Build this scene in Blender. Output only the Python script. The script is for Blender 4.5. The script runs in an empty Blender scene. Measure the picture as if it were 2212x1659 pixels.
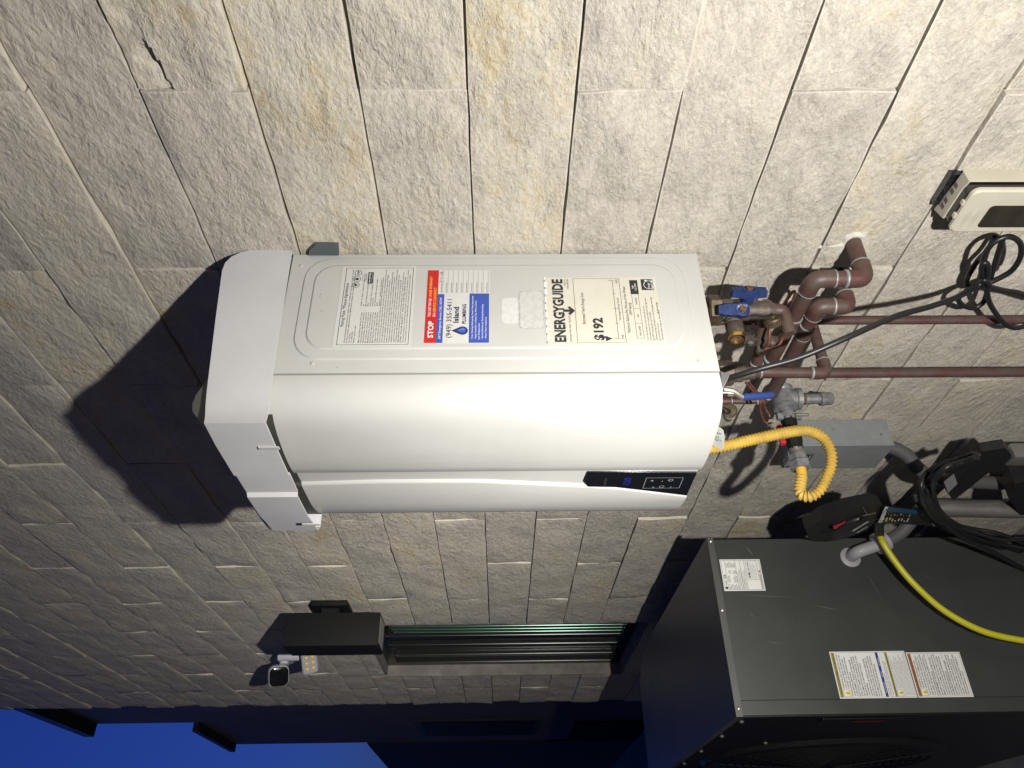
import bpy, bmesh, math, random
from mathutils import Vector, Matrix, noise
random.seed(7)
sc = bpy.context.scene
col = sc.collection
R = math.radians
H = 1.72                                   # the camera's height above the ground

# ------------------------------------------------------------------ camera (the phone was held on its side: world up is picture left)
TH, PI_DOWN, ROLL = R(33.637), R(1.0758), -.006
FWD = Vector((-math.cos(TH)*math.cos(PI_DOWN), math.sin(TH)*math.cos(PI_DOWN), -math.sin(PI_DOWN)))
RGT = Vector((math.sin(TH), math.cos(TH), 0)); UPV = RGT.cross(FWD)
CAM = Vector((0, -.9385, H))
FOC = 1670/2212*36
c_, s_ = math.cos(ROLL), math.sin(ROLL)
cx = (-UPV*c_ + RGT*s_); cy = (RGT*c_ + UPV*s_); cz = -FWD       # picture right, picture up, backwards
cam_d = bpy.data.cameras.new('camera'); cam = bpy.data.objects.new('camera', cam_d); col.objects.link(cam)
cam.matrix_world = Matrix(((cx.x, cy.x, cz.x, CAM.x), (cx.y, cy.y, cz.y, CAM.y), (cx.z, cy.z, cz.z, CAM.z), (0, 0, 0, 1)))
cam_d.sensor_width = 36; cam_d.lens = FOC; cam_d.clip_start = .01; cam_d.clip_end = 2000
sc.camera = cam

SE, SR, SS = -3.5, 200, 1.
TINT = (2.9, 5.4, 7.4)
# ------------------------------------------------------------------ dusk sky, torch, exposure
w = bpy.data.worlds.new('World'); sc.world = w; w.use_nodes = True
nt = w.node_tree; bg = nt.nodes['Background']
sky = nt.nodes.new('ShaderNodeTexSky'); sky.sky_type = 'NISHITA'; sky.sun_disc = False
sky.sun_elevation = R(SE); sky.sun_rotation = R(SR); sky.altitude = 100; sky.air_density = 1.2; sky.dust_density = 1.6; sky.ozone_density = 4
tint = nt.nodes.new('ShaderNodeMix'); tint.data_type = 'RGBA'; tint.blend_type = 'MULTIPLY'; tint.inputs['Factor'].default_value = 1; tint.inputs['B'].default_value = (*TINT, 1)   # white balance of the photograph
nt.links.new(sky.outputs[0], tint.inputs['A']); nt.links.new(tint.outputs['Result'], bg.inputs[0]); bg.inputs[1].default_value = SS
ld = bpy.data.lights.new('torch', 'POINT'); ld.energy = 155; ld.shadow_soft_size = .018; ld.color = (1, .965, .90)
torch = bpy.data.objects.new('torch', ld); col.objects.link(torch)
torch.location = (-.05, -.95, H-.53)                 # hand torch held under the phone, aimed along the wall
torch.rotation_euler = (Vector((-3.9, 0, H+.75))-torch.location).to_track_quat('-Z', 'Y').to_euler()
ld.use_nodes = True; ln = ld.node_tree; em = ln.nodes['Emission']; LN = ln.links.new
tcn = ln.nodes.new('ShaderNodeTexCoord'); sx_ = ln.nodes.new('ShaderNodeSeparateXYZ'); LN(tcn.outputs['Normal'], sx_.inputs[0])
def lm(op, a, b):
    q = ln.nodes.new('ShaderNodeMath'); q.operation = op
    for k, x in enumerate((a, b)):
        if x is None: continue
        if isinstance(x, (int, float)): q.inputs[k].default_value = x
        else: LN(x, q.inputs[k])
    return q.outputs[0]
cosb = lm('MULTIPLY', sx_.outputs['Z'], -1.)         # 1 on the beam's axis
hot = lm('POWER', 2.71828, lm('DIVIDE', lm('SUBTRACT', cosb, 1.), .043))
fwd = lm('MINIMUM', 1., lm('MAXIMUM', 0., lm("ADD", lm("MULTIPLY", cosb, 4.), .25)))   # nothing goes backwards out of a torch
LN(lm('MULTIPLY', lm('ADD', lm('MULTIPLY', hot, 1.95), .68), fwd), em.inputs['Strength'])
sc.view_settings.view_transform = 'Standard'; sc.view_settings.look = 'None'
sc.view_settings.exposure = 0; sc.view_settings.gamma = 1
sc.render.engine = 'CYCLES'; sc.cycles.use_denoising = True; sc.cycles.max_bounces = 6

# ------------------------------------------------------------------ measuring: a sight line from the camera met with a plane of the place
def sight(u, v):
    a, b = u-1106, v-829.5
    return FWD + RGT*((a*s_ - b*c_)/1670) + UPV*((-a*c_ - b*s_)/1670)
def PY(u, v, y=0.): r = sight(u, v); return CAM + r*((y-CAM.y)/r.y)
def PX(u, v, x): r = sight(u, v); return CAM + r*((x-CAM.x)/r.x)
def PZ(u, v, z): r = sight(u, v); return CAM + r*((z-CAM.z)/r.z)

# ------------------------------------------------------------------ materials
MATS = {}
def mat(name, colr, rough=.5, metal=0., var=.0, vscale=20., bump=0., bscale=80., bdist=.001, col2=None, coat=0., spec=.5, bdetail=4):
    if name in MATS: return MATS[name]
    m = bpy.data.materials.new(name); m.use_nodes = True; n = m.node_tree; b = n.nodes['Principled BSDF']
    b.inputs['Base Color'].default_value = (*colr, 1); b.inputs['Roughness'].default_value = rough
    b.inputs['Metallic'].default_value = metal; b.inputs['Specular IOR Level'].default_value = spec
    if coat: b.inputs['Coat Weight'].default_value = coat; b.inputs['Coat Roughness'].default_value = .12
    tc = n.nodes.new('ShaderNodeTexCoord')
    if var or col2:
        t = n.nodes.new('ShaderNodeTexNoise'); t.inputs['Scale'].default_value = vscale; t.inputs['Detail'].default_value = 6; t.inputs['Roughness'].default_value = .62
        n.links.new(tc.outputs['Object'], t.inputs['Vector'])
        r = n.nodes.new('ShaderNodeValToRGB'); c2 = col2 or tuple(max(0, c*(1-var)) for c in colr)
        r.color_ramp.elements[0].position = .38; r.color_ramp.elements[1].position = .66
        r.color_ramp.elements[0].color = (*c2, 1); r.color_ramp.elements[1].color = (*colr, 1)
        n.links.new(t.outputs['Fac'], r.inputs[0]); n.links.new(r.outputs[0], b.inputs['Base Color'])
        mr = n.nodes.new('ShaderNodeMapRange'); mr.inputs['To Min'].default_value = max(0, rough-.08); mr.inputs['To Max'].default_value = min(1, rough+.1)
        n.links.new(t.outputs['Fac'], mr.inputs['Value']); n.links.new(mr.outputs[0], b.inputs['Roughness'])
    if bump:
        t = n.nodes.new('ShaderNodeTexNoise'); t.inputs['Scale'].default_value = bscale; t.inputs['Detail'].default_value = bdetail
        n.links.new(tc.outputs['Object'], t.inputs['Vector'])
        bp = n.nodes.new('ShaderNodeBump'); bp.inputs['Strength'].default_value = bump; bp.inputs['Distance'].default_value = bdist
        n.links.new(t.outputs['Fac'], bp.inputs['Height']); n.links.new(bp.outputs[0], b.inputs['Normal'])
    MATS[name] = m
    return m
def stone_mat(name, dark=1., rot=(0, .6, 0)):
    m = bpy.data.materials.new(name); m.use_nodes = True; n = m.node_tree; b = n.nodes['Principled BSDF']; L = n.links.new
    N = lambda t: n.nodes.new(t)
    tc = N('ShaderNodeTexCoord'); oi = N('ShaderNodeObjectInfo')
    off = N('ShaderNodeVectorMath'); off.operation = 'SCALE'; cmb = N('ShaderNodeCombineXYZ')
    for i in range(3): L(oi.outputs['Random'], cmb.inputs[i])
    L(cmb.outputs[0], off.inputs[0]); off.inputs['Scale'].default_value = 37.
    add = N('ShaderNodeVectorMath'); L(tc.outputs['Object'], add.inputs[0]); L(off.outputs[0], add.inputs[1])
    mp = N('ShaderNodeMapping'); L(add.outputs[0], mp.inputs[0]); mp.inputs['Rotation'].default_value = rot; mp.inputs['Scale'].default_value = (1, 1, 1.75)
    def ns(scale, detail, rough, dist=0., src=mp, typ=None):
        t = N('ShaderNodeTexNoise'); t.inputs['Scale'].default_value = scale; t.inputs['Detail'].default_value = detail
        t.inputs['Roughness'].default_value = rough; t.inputs['Distortion'].default_value = dist; L(src.outputs[0], t.inputs['Vector'])
        if typ: t.noise_type = typ
        return t
    big = ns(5.5, 5, .6, .4); mid = ns(26, 6, .66, .5); fine = ns(130, 6, .72, .15); sand = ns(620, 2, .6)
    area = ns(9, 3, .5, .3)
    cr = N('ShaderNodeValToRGB'); e = cr.color_ramp.elements
    e[0].position = .26; e[0].color = (.43*dark, .395*dark, .35*dark, 1); e[1].position = .78; e[1].color = (.61*dark, .51*dark, .33*dark, 1)
    for pos, c in ((.42, (.535, .495, .435)), (.55, (.60, .558, .485)), (.665, (.63, .58, .475))):
        k = e.new(pos); k.color = (*(x*dark for x in c), 1)
    mx = N('ShaderNodeMath'); mx.operation = 'MULTIPLY_ADD'; L(mid.outputs['Fac'], mx.inputs[0]); mx.inputs[1].default_value = .52
    m2 = N('ShaderNodeMath'); m2.operation = 'MULTIPLY'; L(big.outputs['Fac'], m2.inputs[0]); m2.inputs[1].default_value = .68
    L(m2.outputs[0], mx.inputs[2])
    m3 = N('ShaderNodeMath'); m3.operation = 'MULTIPLY_ADD'; L(oi.outputs['Random'], m3.inputs[0]); m3.inputs[1].default_value = .17; L(mx.outputs[0], m3.inputs[2])
    m4 = N('ShaderNodeMath'); m4.operation = 'SUBTRACT'; L(m3.outputs[0], m4.inputs[0]); m4.inputs[1].default_value = .125
    L(m4.outputs[0], cr.inputs[0])
    # fine dark and light specks
    ov = N('ShaderNodeMix'); ov.data_type = 'RGBA'; ov.blend_type = 'OVERLAY'; ov.inputs['Factor'].default_value = .38
    g = N('ShaderNodeMapRange'); L(fine.outputs['Fac'], g.inputs['Value']); g.inputs['From Min'].default_value = .3; g.inputs['From Max'].default_value = .7; g.inputs['To Min'].default_value = .22; g.inputs['To Max'].default_value = .78
    L(cr.outputs[0], ov.inputs['A']); L(g.outputs[0], ov.inputs['B']); L(ov.outputs['Result'], b.inputs['Base Color'])
    b.inputs['Roughness'].default_value = .85; b.inputs['Specular IOR Level'].default_value = .35
    rid = ns(42, 8, .66, .25)
    am = N('ShaderNodeMapRange'); L(area.outputs['Fac'], am.inputs['Value']); am.inputs['From Min'].default_value = .35; am.inputs['From Max'].default_value = .68; am.inputs['To Min'].default_value = .6; am.inputs['To Max'].default_value = 1.2
    h1 = N('ShaderNodeMath'); h1.operation = 'MULTIPLY_ADD'; L(fine.outputs['Fac'], h1.inputs[0]); h1.inputs[1].default_value = .27; L(rid.outputs['Fac'], h1.inputs[2])
    h3 = N('ShaderNodeMath'); h3.operation = 'MULTIPLY'; L(h1.outputs[0], h3.inputs[0]); L(am.outputs[0], h3.inputs[1])
    h2 = N('ShaderNodeMath'); h2.operation = 'MULTIPLY_ADD'; L(sand.outputs['Fac'], h2.inputs[0]); h2.inputs[1].default_value = .04; L(h3.outputs[0], h2.inputs[2])
    ed = N('ShaderNodeAttribute'); ed.attribute_name = 'edge'
    ix = N('ShaderNodeMix'); ix.data_type = 'RGBA'; ix.inputs['B'].default_value = (.56*dark, .54*dark, .50*dark, 1)
    em_ = N('ShaderNodeMath'); em_.operation = 'MULTIPLY'; L(ed.outputs['Fac'], em_.inputs[0]); em_.inputs[1].default_value = .16; L(em_.outputs[0], ix.inputs['Factor']); L(ov.outputs['Result'], ix.inputs['A']); L(ix.outputs['Result'], b.inputs['Base Color'])
    bs = N('ShaderNodeMath'); bs.operation = 'MULTIPLY_ADD'; L(ed.outputs['Fac'], bs.inputs[0]); bs.inputs[1].default_value = -.6; bs.inputs[2].default_value = 1.
    bp = N('ShaderNodeBump'); bp.inputs['Distance'].default_value = .0108; L(bs.outputs[0], bp.inputs['Strength'])
    L(h2.outputs[0], bp.inputs['Height']); L(bp.outputs[0], b.inputs['Normal'])
    return m

# ------------------------------------------------------------------ mesh helpers
class MB:
    def __init__(s): s.v = []; s.f = []
    def add(s, vs, fs):
        o = len(s.v); s.v += [Vector(p) for p in vs]; s.f += [tuple(i+o for i in f) for f in fs]; return s
    def box(s, a, b, bev=0.):
        x0, x1 = sorted((a[0], b[0])); y0, y1 = sorted((a[1], b[1])); z0, z1 = sorted((a[2], b[2]))
        if bev:
            bm = bmesh.new(); bmesh.ops.create_cube(bm, size=1)
            for q in bm.verts: q.co = Vector(((x0+x1)/2+q.co.x*(x1-x0), (y0+y1)/2+q.co.y*(y1-y0), (z0+z1)/2+q.co.z*(z1-z0)))
            bmesh.ops.bevel(bm, geom=bm.edges[:], offset=bev, segments=2, affect='EDGES', profile=.6)
            bm.verts.index_update(); s.add([q.co.copy() for q in bm.verts], [[q.index for q in f.verts] for f in bm.faces]); bm.free(); return s
        return s.add([(x0,y0,z0),(x1,y0,z0),(x1,y1,z0),(x0,y1,z0),(x0,y0,z1),(x1,y0,z1),(x1,y1,z1),(x0,y1,z1)],
                     [(0,3,2,1),(4,5,6,7),(0,1,5,4),(1,2,6,5),(2,3,7,6),(3,0,4,7)])
    def obox(s, c, ax, ay, az, bev=0.):        # oriented box: centre and three half axes
        c, ax, ay, az = Vector(c), Vector(ax), Vector(ay), Vector(az)
        t = MB().box((-1,-1,-1), (1,1,1)) if not bev else None
        if bev:
            lx, ly, lz = ax.length, ay.length, az.length
            t = MB().box((-lx,-ly,-lz), (lx,ly,lz), bev); t.v = [Vector((p.x/lx, p.y/ly, p.z/lz)) for p in t.v]
        return s.add([c+ax*p.x+ay*p.y+az*p.z for p in t.v], t.f)
    def prism(s, poly, d):                      # closed polygon of 3D points pushed along d
        n = len(poly); d = Vector(d); p = [Vector(q) for q in poly]
        return s.add(p+[q+d for q in p], [tuple(range(n))[::-1], tuple(range(n, 2*n))]+[(i, (i+1)%n, n+(i+1)%n, n+i) for i in range(n)])
    def tube(s, path, r, seg=14, caps=True, closed=False):
        P = [Vector(p) for p in path]; n = len(P); rr = r if isinstance(r, (list, tuple)) else [r]*n
        T = []
        for i in range(n):
            a = P[(i-1)%n] if closed or i else P[0]; b = P[(i+1)%n] if closed or i < n-1 else P[-1]
            T.append((b-a).normalized())
        ref = Vector((0,0,1)) if abs(T[0].z) < .9 else Vector((1,0,0))
        nrm = (ref - T[0]*ref.dot(T[0])).normalized(); o = len(s.v); fs = []
        for i in range(n):
            if i: nrm = (nrm - T[i]*nrm.dot(T[i])).normalized()
            bn = T[i].cross(nrm)
            for k in range(seg):
                a = 2*math.pi*k/seg; s.v.append(P[i] + (nrm*math.cos(a)+bn*math.sin(a))*rr[i])
        for i in range(n if closed else n-1):
            j = (i+1) % n
            for k in range(seg):
                l = (k+1) % seg; s.f.append((o+i*seg+k, o+i*seg+l, o+j*seg+l, o+j*seg+k))
        if caps and not closed:
            s.f.append(tuple(o+k for k in range(seg))[::-1]); s.f.append(tuple(o+(n-1)*seg+k for k in range(seg)))
        return s
    def lathe(s, base, axis, prof, seg=24):     # prof: (distance along the axis, radius)
        base, axis = Vector(base), Vector(axis).normalized()
        ref = Vector((0,0,1)) if abs(axis.z) < .9 else Vector((1,0,0)); a = (ref-axis*ref.dot(axis)).normalized(); b = axis.cross(a)
        o = len(s.v); n = len(prof)
        for d, r in prof:
            for k in range(seg):
                t = 2*math.pi*k/seg; s.v.append(base+axis*d+(a*math.cos(t)+b*math.sin(t))*max(r, 1e-5))
        for i in range(n-1):
            for k in range(seg):
                l = (k+1) % seg; s.f.append((o+i*seg+k, o+i*seg+l, o+(i+1)*seg+l, o+(i+1)*seg+k))
        s.f.append(tuple(o+k for k in range(seg))[::-1]); s.f.append(tuple(o+(n-1)*seg+k for k in range(seg)))
        return s
    def grid(s, rows):                          # rows of equally many points
        o = len(s.v); m = len(rows[0])
        for r in rows: s.v += [Vector(p) for p in r]
        for i in range(len(rows)-1):
            for k in range(m-1): s.f.append((o+i*m+k, o+i*m+k+1, o+(i+1)*m+k+1, o+(i+1)*m+k))
        return s
    def loops(s, ls, fill=True):                # closed loops stitched one to the next
        o = len(s.v); m = len(ls[0])
        for r in ls: s.v += [Vector(p) for p in r]
        for i in range(len(ls)-1):
            for k in range(m):
                l = (k+1) % m; s.f.append((o+i*m+k, o+i*m+l, o+(i+1)*m+l, o+(i+1)*m+k))
        if fill: s.f.append(tuple(o+(len(ls)-1)*m+k for k in range(m)))
        return s
    def build(s, name, m, parent=None, smooth=None, fixn=True):
        me = bpy.data.meshes.new(name); me.from_pydata([tuple(p) for p in s.v], [], s.f); me.update()
        if fixn:
            bm = bmesh.new(); bm.from_mesh(me); bmesh.ops.recalc_face_normals(bm, faces=bm.faces[:]); bm.to_mesh(me); bm.free()
        if smooth is not None: me.shade_smooth(); me.set_sharp_from_angle(angle=R(smooth))
        me.materials.append(m)
        return link(name, me, parent)
def link(name, data, parent=None):
    o = bpy.data.objects.new(name, data); col.objects.link(o)
    if parent is not None:
        o.parent = parent
        if parent.type == 'EMPTY': o.matrix_parent_inverse = Matrix.Translation(-parent.location)
    return o
def tag(o, label=None, cat=None, group=None, kind=None):
    for k, q in (('label', label), ('category', cat), ('group', group), ('kind', kind)):
        if q: o[k] = q
    return o
def thing(name, loc, label, cat, group=None):
    o = bpy.data.objects.new(name, None); o.location = loc; o.empty_display_size = .05; col.objects.link(o); return tag(o, label, cat, group)
def catmull(pts, n=10):
    P = [Vector(p) for p in pts]; P = [P[0]*2-P[1]]+P+[P[-1]*2-P[-2]]; out = []
    for i in range(1, len(P)-2):
        a, b, c, d = P[i-1:i+3]
        for k in range(n):
            t = k/n; out.append(.5*((2*b)+(c-a)*t+(2*a-5*b+4*c-d)*t*t+(3*b-3*c+d-a)*t**3))
    return out+[P[-2]]
def rounded(pts, r, n=6):
    P = [Vector(p) for p in pts]; out = [P[0]]
    for i in range(1, len(P)-1):
        a, b = (P[i-1]-P[i]), (P[i+1]-P[i]); k = min(r, a.length*.49, b.length*.49); a.normalize(); b.normalize()
        p, q = P[i]+a*k, P[i]+b*k
        for j in range(n+1):
            t = j/n; out.append(p*(1-t)**2+P[i]*2*t*(1-t)+q*t*t)
    return out+[P[-1]]
def rrect(a0, a1, b0, b1, r, n=6):
    o = []
    for (ca, cb, s0) in ((a1-r, b1-r, 0), (a0+r, b1-r, 90), (a0+r, b0+r, 180), (a1-r, b0+r, 270)):
        for k in range(n+1):
            t = R(s0+90*k/n); o.append((ca+r*math.cos(t), cb+r*math.sin(t)))
    return o
class Print:                                    # flat print: words, rules and patches on a plane
    def __init__(s, o, ex, ey): s.o, s.ex, s.ey = Vector(o), Vector(ex), Vector(ey); s.n = s.ex.cross(s.ey).normalized(); s.m = {}
    def _mb(s, c): return s.m.setdefault(c, MB())
    def P(s, x, y, h=0.): return s.o+s.ex*x+s.ey*y+s.n*h
    def rect(s, c, x0, y0, x1, y1, h=.0004): s._mb(c).add([s.P(x0,y0,h), s.P(x1,y0,h), s.P(x1,y1,h), s.P(x0,y1,h)], [(0,1,2,3)])
    def poly(s, c, pts, h=.0006): s._mb(c).add([s.P(x,y,h) for x, y in pts], [tuple(range(len(pts)))])
    def frame(s, c, x0, y0, x1, y1, t, h=.0005):
        s.rect(c,x0,y0,x1,y0+t,h); s.rect(c,x0,y1-t,x1,y1,h); s.rect(c,x0,y0+t,x0+t,y1-t,h); s.rect(c,x1-t,y0+t,x1,y1-t,h)
    def ring(s, c, x, y, r, t, h=.0006, n=24, sx=1.):
        vs = []; 
        for k in range(n):
            a = 2*math.pi*k/n; vs += [s.P(x+sx*r*math.cos(a), y+r*math.sin(a), h), s.P(x+sx*(r-t)*math.cos(a), y+(r-t)*math.sin(a), h)]
        s._mb(c).add(vs, [(2*k, 2*((k+1)%n), 2*((k+1)%n)+1, 2*k+1) for k in range(n)])
    def disc(s, c, x, y, r, h=.0006, n=20, sx=1.): s.poly(c, [(x+sx*r*math.cos(2*math.pi*k/n), y+r*math.sin(2*math.pi*k/n)) for k in range(n)], h)
    def text(s, c, t, x, y, size, width=None, align='L', bold=0., shear=0., h=.0008, rot=0.):
        vs, fs, (x0, x1) = glyphs(t, bold, shear)
        k = size; kx = k if width is None else width/max(1e-6, (x1-x0))
        ox = x - {'L': x0, 'C': (x0+x1)/2, 'R': x1}[align]*kx
        ca, sa = math.cos(rot), math.sin(rot)
        pts = []
        for (px, py) in vs:
            qx, qy = ox+px*kx-x, py*k
            pts.append(s.P(x+qx*ca-qy*sa, y+qx*sa+qy*ca, h))
        s._mb(c).add(pts, fs)
    def build(s, parent, name='print'):
        for c, mb in s.m.items(): tag(mb.build(name, c, parent, fixn=False), kind='stuff')
GL = {}
def glyphs(t, bold=0., shear=0.):
    key = (t, bold, shear)
    if key not in GL:
        cu = bpy.data.curves.new('t', 'FONT'); cu.body = t; cu.size = 1.38; cu.resolution_u = 2; cu.offset = bold; cu.shear = shear; cu.fill_mode = 'FRONT'
        ob = bpy.data.objects.new('t', cu); me = bpy.data.meshes.new_from_object(ob)
        vs = [(q.co.x, q.co.y) for q in me.vertices]; fs = [tuple(p.vertices) for p in me.polygons]
        bpy.data.objects.remove(ob); bpy.data.curves.remove(cu); bpy.data.meshes.remove(me)
        xs = [q[0] for q in vs] or [0, 1]
        GL[key] = (vs, fs, (min(xs), max(xs)))
    return GL[key]

# ================================================================== setting: ground, stone wall, window
concrete = mat('concrete', (.22, .21, .20), .9, var=.35, vscale=6, bump=.5, bscale=90, bdist=.003)
tag(MB().box((-40, -30, -.3), (25, 30, 0)).build('ground', concrete), 'grey concrete ground beside the stone wall', kind='structure')

stone = stone_mat('split_face_stone'); mortar = mat('mortar', (.36, .33, .29), .95, var=.25, vscale=60, bump=.6, bscale=300, bdist=.002)
plaster = mat('reveal_plaster', (.27, .25, .22), .9, var=.3, vscale=14, bump=.6, bscale=60, bdist=.003)
WX0, WX1, WTOP = -4.72, .44, 3.25+H
OX0, OX1, OZ0, OZ1 = -4.06, -3.19, H-.62, H+.572          # window opening
wall = tag(thing('stone_wall', (-2.2, 0, 0), 'beige split-face stone block wall in running bond behind the water heater', 'wall'))
core = MB()
for a, b in (((WX0+.02, .013, 0), (OX0, .26, WTOP)), ((OX1, .013, 0), (WX1, .26, WTOP)), ((OX0, .013, 0), (OX1, .26, OZ0)), ((OX0, .013, OZ1), (OX1, .26, WTOP))): core.box(a, b)
core.build('mortar_bed', mortar, wall)
# one stone has split along its bed: the face steps down on one side of the cleft
CLEFT = [(PY(u, v).x, PY(u, v).z, h) for u, v, h in ((306, 76, 0), (318, 93, .008), (329, 107, .015), (338, 122, .018), (347, 137, .013), (354, 152, .008), (363, 168, .006), (374, 190, .005))]
def cleft(x, z):
    best = None
    for (a, c, h0), (b, d, h1) in zip(CLEFT, CLEFT[1:]):
        ex_, ez_ = b-a, d-c; L2 = ex_*ex_+ez_*ez_; t = max(0., min(1., ((x-a)*ex_+(z-c)*ez_)/L2)); dx_, dz_ = x-a-ex_*t, z-c-ez_*t
        ds = math.hypot(dx_, dz_); sg = ex_*dz_-ez_*dx_
        if best is None or ds < best[0]: best = (ds, sg, h0+(h1-h0)*t)
    ds, sg, h = best
    return h*max(0., 1-ds/.035)**1.5 if sg < 0 else 0.
def stone_mesh(x0, x1, z0, z1, sd):
    rnd = random.Random(sd); so = Vector((rnd.random()*90, rnd.random()*90, rnd.random()*90))
    nx = max(3, int((x1-x0)/.045)); nz = max(2, int((z1-z0)/.03)); proud = rnd.uniform(-.0034, .0026)
    gz, gx = rnd.uniform(.0006, .0017), rnd.uniform(.0004, .0020)
    tl, tv = rnd.uniform(-.0022, .0022), rnd.uniform(-.003, .003)
    split = x0 < CLEFT[3][0] < x1 and z0 < CLEFT[3][1] < z1
    if split: nx, nz = 150, 40
    lx, lz = x1-x0, z1-z0; ex, ez = min(.2, .0035/lx), min(.2, .0035/lz)
    FX = [0, ex]+[ex+(1-2*ex)*i/nx for i in range(1, nx)]+[1-ex, 1]; FZ = [0, ez]+[ez+(1-2*ez)*i/nz for i in range(1, nz)]+[1-ez, 1]
    rows = []; edge = []
    for j, fz in enumerate(FZ):
        row = []
        for i, fx in enumerate(FX):
            x = x0+gx+(lx-2*gx)*fx; z = z0+gz+(lz-2*gz)*fz
            q = Vector((x*9, 0, z*9))+so
            y = proud + tl*(fx-.5) + tv*(fz-.5) + .0055*noise.noise(q) + .0036*noise.noise(q*2.7) + .0020*noise.noise(q*6) + (cleft(x, z) if split else 0)
            if i in (0, len(FX)-1) or j in (0, len(FZ)-1):
                y += .0004+.0010*abs(noise.noise(q*3+Vector((7, 0, 0)))); edge.append(1.)
                k = .0022*noise.noise(q*2.2+Vector((3, 5, 1)))+.0016*noise.noise(q*7)
                if j == 0: z += abs(k)
                if j == len(FZ)-1: z -= abs(k)
                if i == 0: x += abs(k)*1.4
                if i == len(FX)-1: x -= abs(k)*1.4
            else: edge.append(0.)
            row.append(Vector((x, y, z)))
        rows.append(row)
    mb = MB().grid(rows)
    ni, nj = len(FX), len(FZ)
    idx = list(range(ni))+[ni*j+ni-1 for j in range(1, nj)]+[ni*(nj-1)+i for i in range(ni-2, -1, -1)]+[ni*j for j in range(nj-2, 0, -1)]
    o = len(mb.v); n = len(idx); mb.v += [Vector((mb.v[k].x, .016, mb.v[k].z)) for k in idx]
    mb.f += [(idx[i], idx[(i+1) % n], o+(i+1) % n, o+i) for i in range(n)]
    mb.edge = edge+[1.]*n
    return mb
ZL0, CH, SL = H+.0391, .1515, .733
sid = 0
for c in range(-11, 22):
    z0 = ZL0+c*CH; z1 = z0+CH
    if z1 < .02 or z0 > WTOP-.02: continue
    z0 = max(z0, 0.)
    off = -.671 if c % 2 == 0 else -.671-SL/2
    k = -7
    while True:
        x1 = off-k*SL; x0 = x1-SL; k += 1
        if x1 < WX0+.03: break
        if x0 > WX1-.02: continue
        rj = random.Random(int(c*100+k)).uniform(-.004, .004)
        a, b = max(x0, WX0-.006), min(x1, WX1)
        parts = []
        if b <= OX0 or a >= OX1 or z1 <= OZ0 or z0 >= OZ1: parts = [(a, b, z0, z1)]
        else:
            if a < OX0-.03: parts.append((a, OX0, z0, z1))
            if b > OX1+.03: parts.append((OX1, b, z0, z1))
            ca, cb = max(a, OX0), min(b, OX1)
            if z1 > OZ1+.02: parts.append((ca, cb, max(z0, OZ1), z1))
            if z0 < OZ0-.02: parts.append((ca, cb, z0, min(z1, OZ0)))
        for q in parts:
            sid += 1
            sm = stone_mesh(*q, sid); o = sm.build('stone', stone, wall, smooth=50)
            at_ = o.data.attributes.new('edge', 'FLOAT', 'POINT'); at_.data.foreach_set('value', sm.edge)
frame_m = mat('black_aluminium', (.045, .047, .046), .27, .75, bump=.15, bscale=40, bdist=.0006)
glass_m = mat('dark_glass', (.006, .012, .010), .06, 0., spec=.8)
green_m = mat('green_tinted_track', (.075, .135, .105), .25, .7)
rv = MB(); rv.box((OX0, -.004, OZ0), (OX0+.012, .13, OZ1)); rv.box((OX0+.012, .004, OZ1-.012), (OX1, .13, OZ1))
rv.box((OX1-.012, .002, OZ0), (OX1, .13, OZ1-.012)); rv.box((OX0+.012, .002, OZ0), (OX1-.012, .13, OZ0+.012))
rv.build('window_reveal', plaster, wall)
wi = tag(thing('window', ((OX0+OX1)/2, .06, OZ0), 'black framed sliding window set deep in the stone wall', 'window'))
a, b, z0, z1 = OX0+.012, OX1-.012, OZ0+.012, OZ1-.012
fm = MB(); fm.box((a, .05, z0), (a+.05, .12, z1), .003); fm.box((b-.05, .05, z0), (b, .12, z1), .003)
fm.box((a+.05, .051, z1-.05), (b-.05, .12, z1), .003); fm.box((a+.05, .051, z0), (b-.05, .12, z0+.05), .003)
fm.build('frame', frame_m, wi)
for x, d, wd in ((a+.10, .064, .04), (a+.29, .058, .05), (a+.37, .070, .035), (a+.43, .06, .05)):
    MB().box((x, d, z0+.05), (x+wd, .115, z1-.05), .003).build('mullion', frame_m, wi)
for x in (a+.055, a+.15): MB().box((x, .09, z0+.05), (x+.035, .1, z1-.05)).build('track', frame_m, wi)
gs = MB().box((a+.34, .098, z0+.05), (b-.05, .104, z1-.06)).build('pane', glass_m, wi)
MB().box((a+.15, .101, z0+.05), (a+.34, .107, z1-.05)).build('pane', glass_m, wi)
for k, x in enumerate((a+.50, a+.535, a+.57, a+.595, a+.62, a+.68)):
    MB().box((x, .066+.003*k, z0+.05), (x+.014+(.03 if k > 4 else 0), .098, z1-.08), .002).build('screen_track', green_m, wi)

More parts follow.
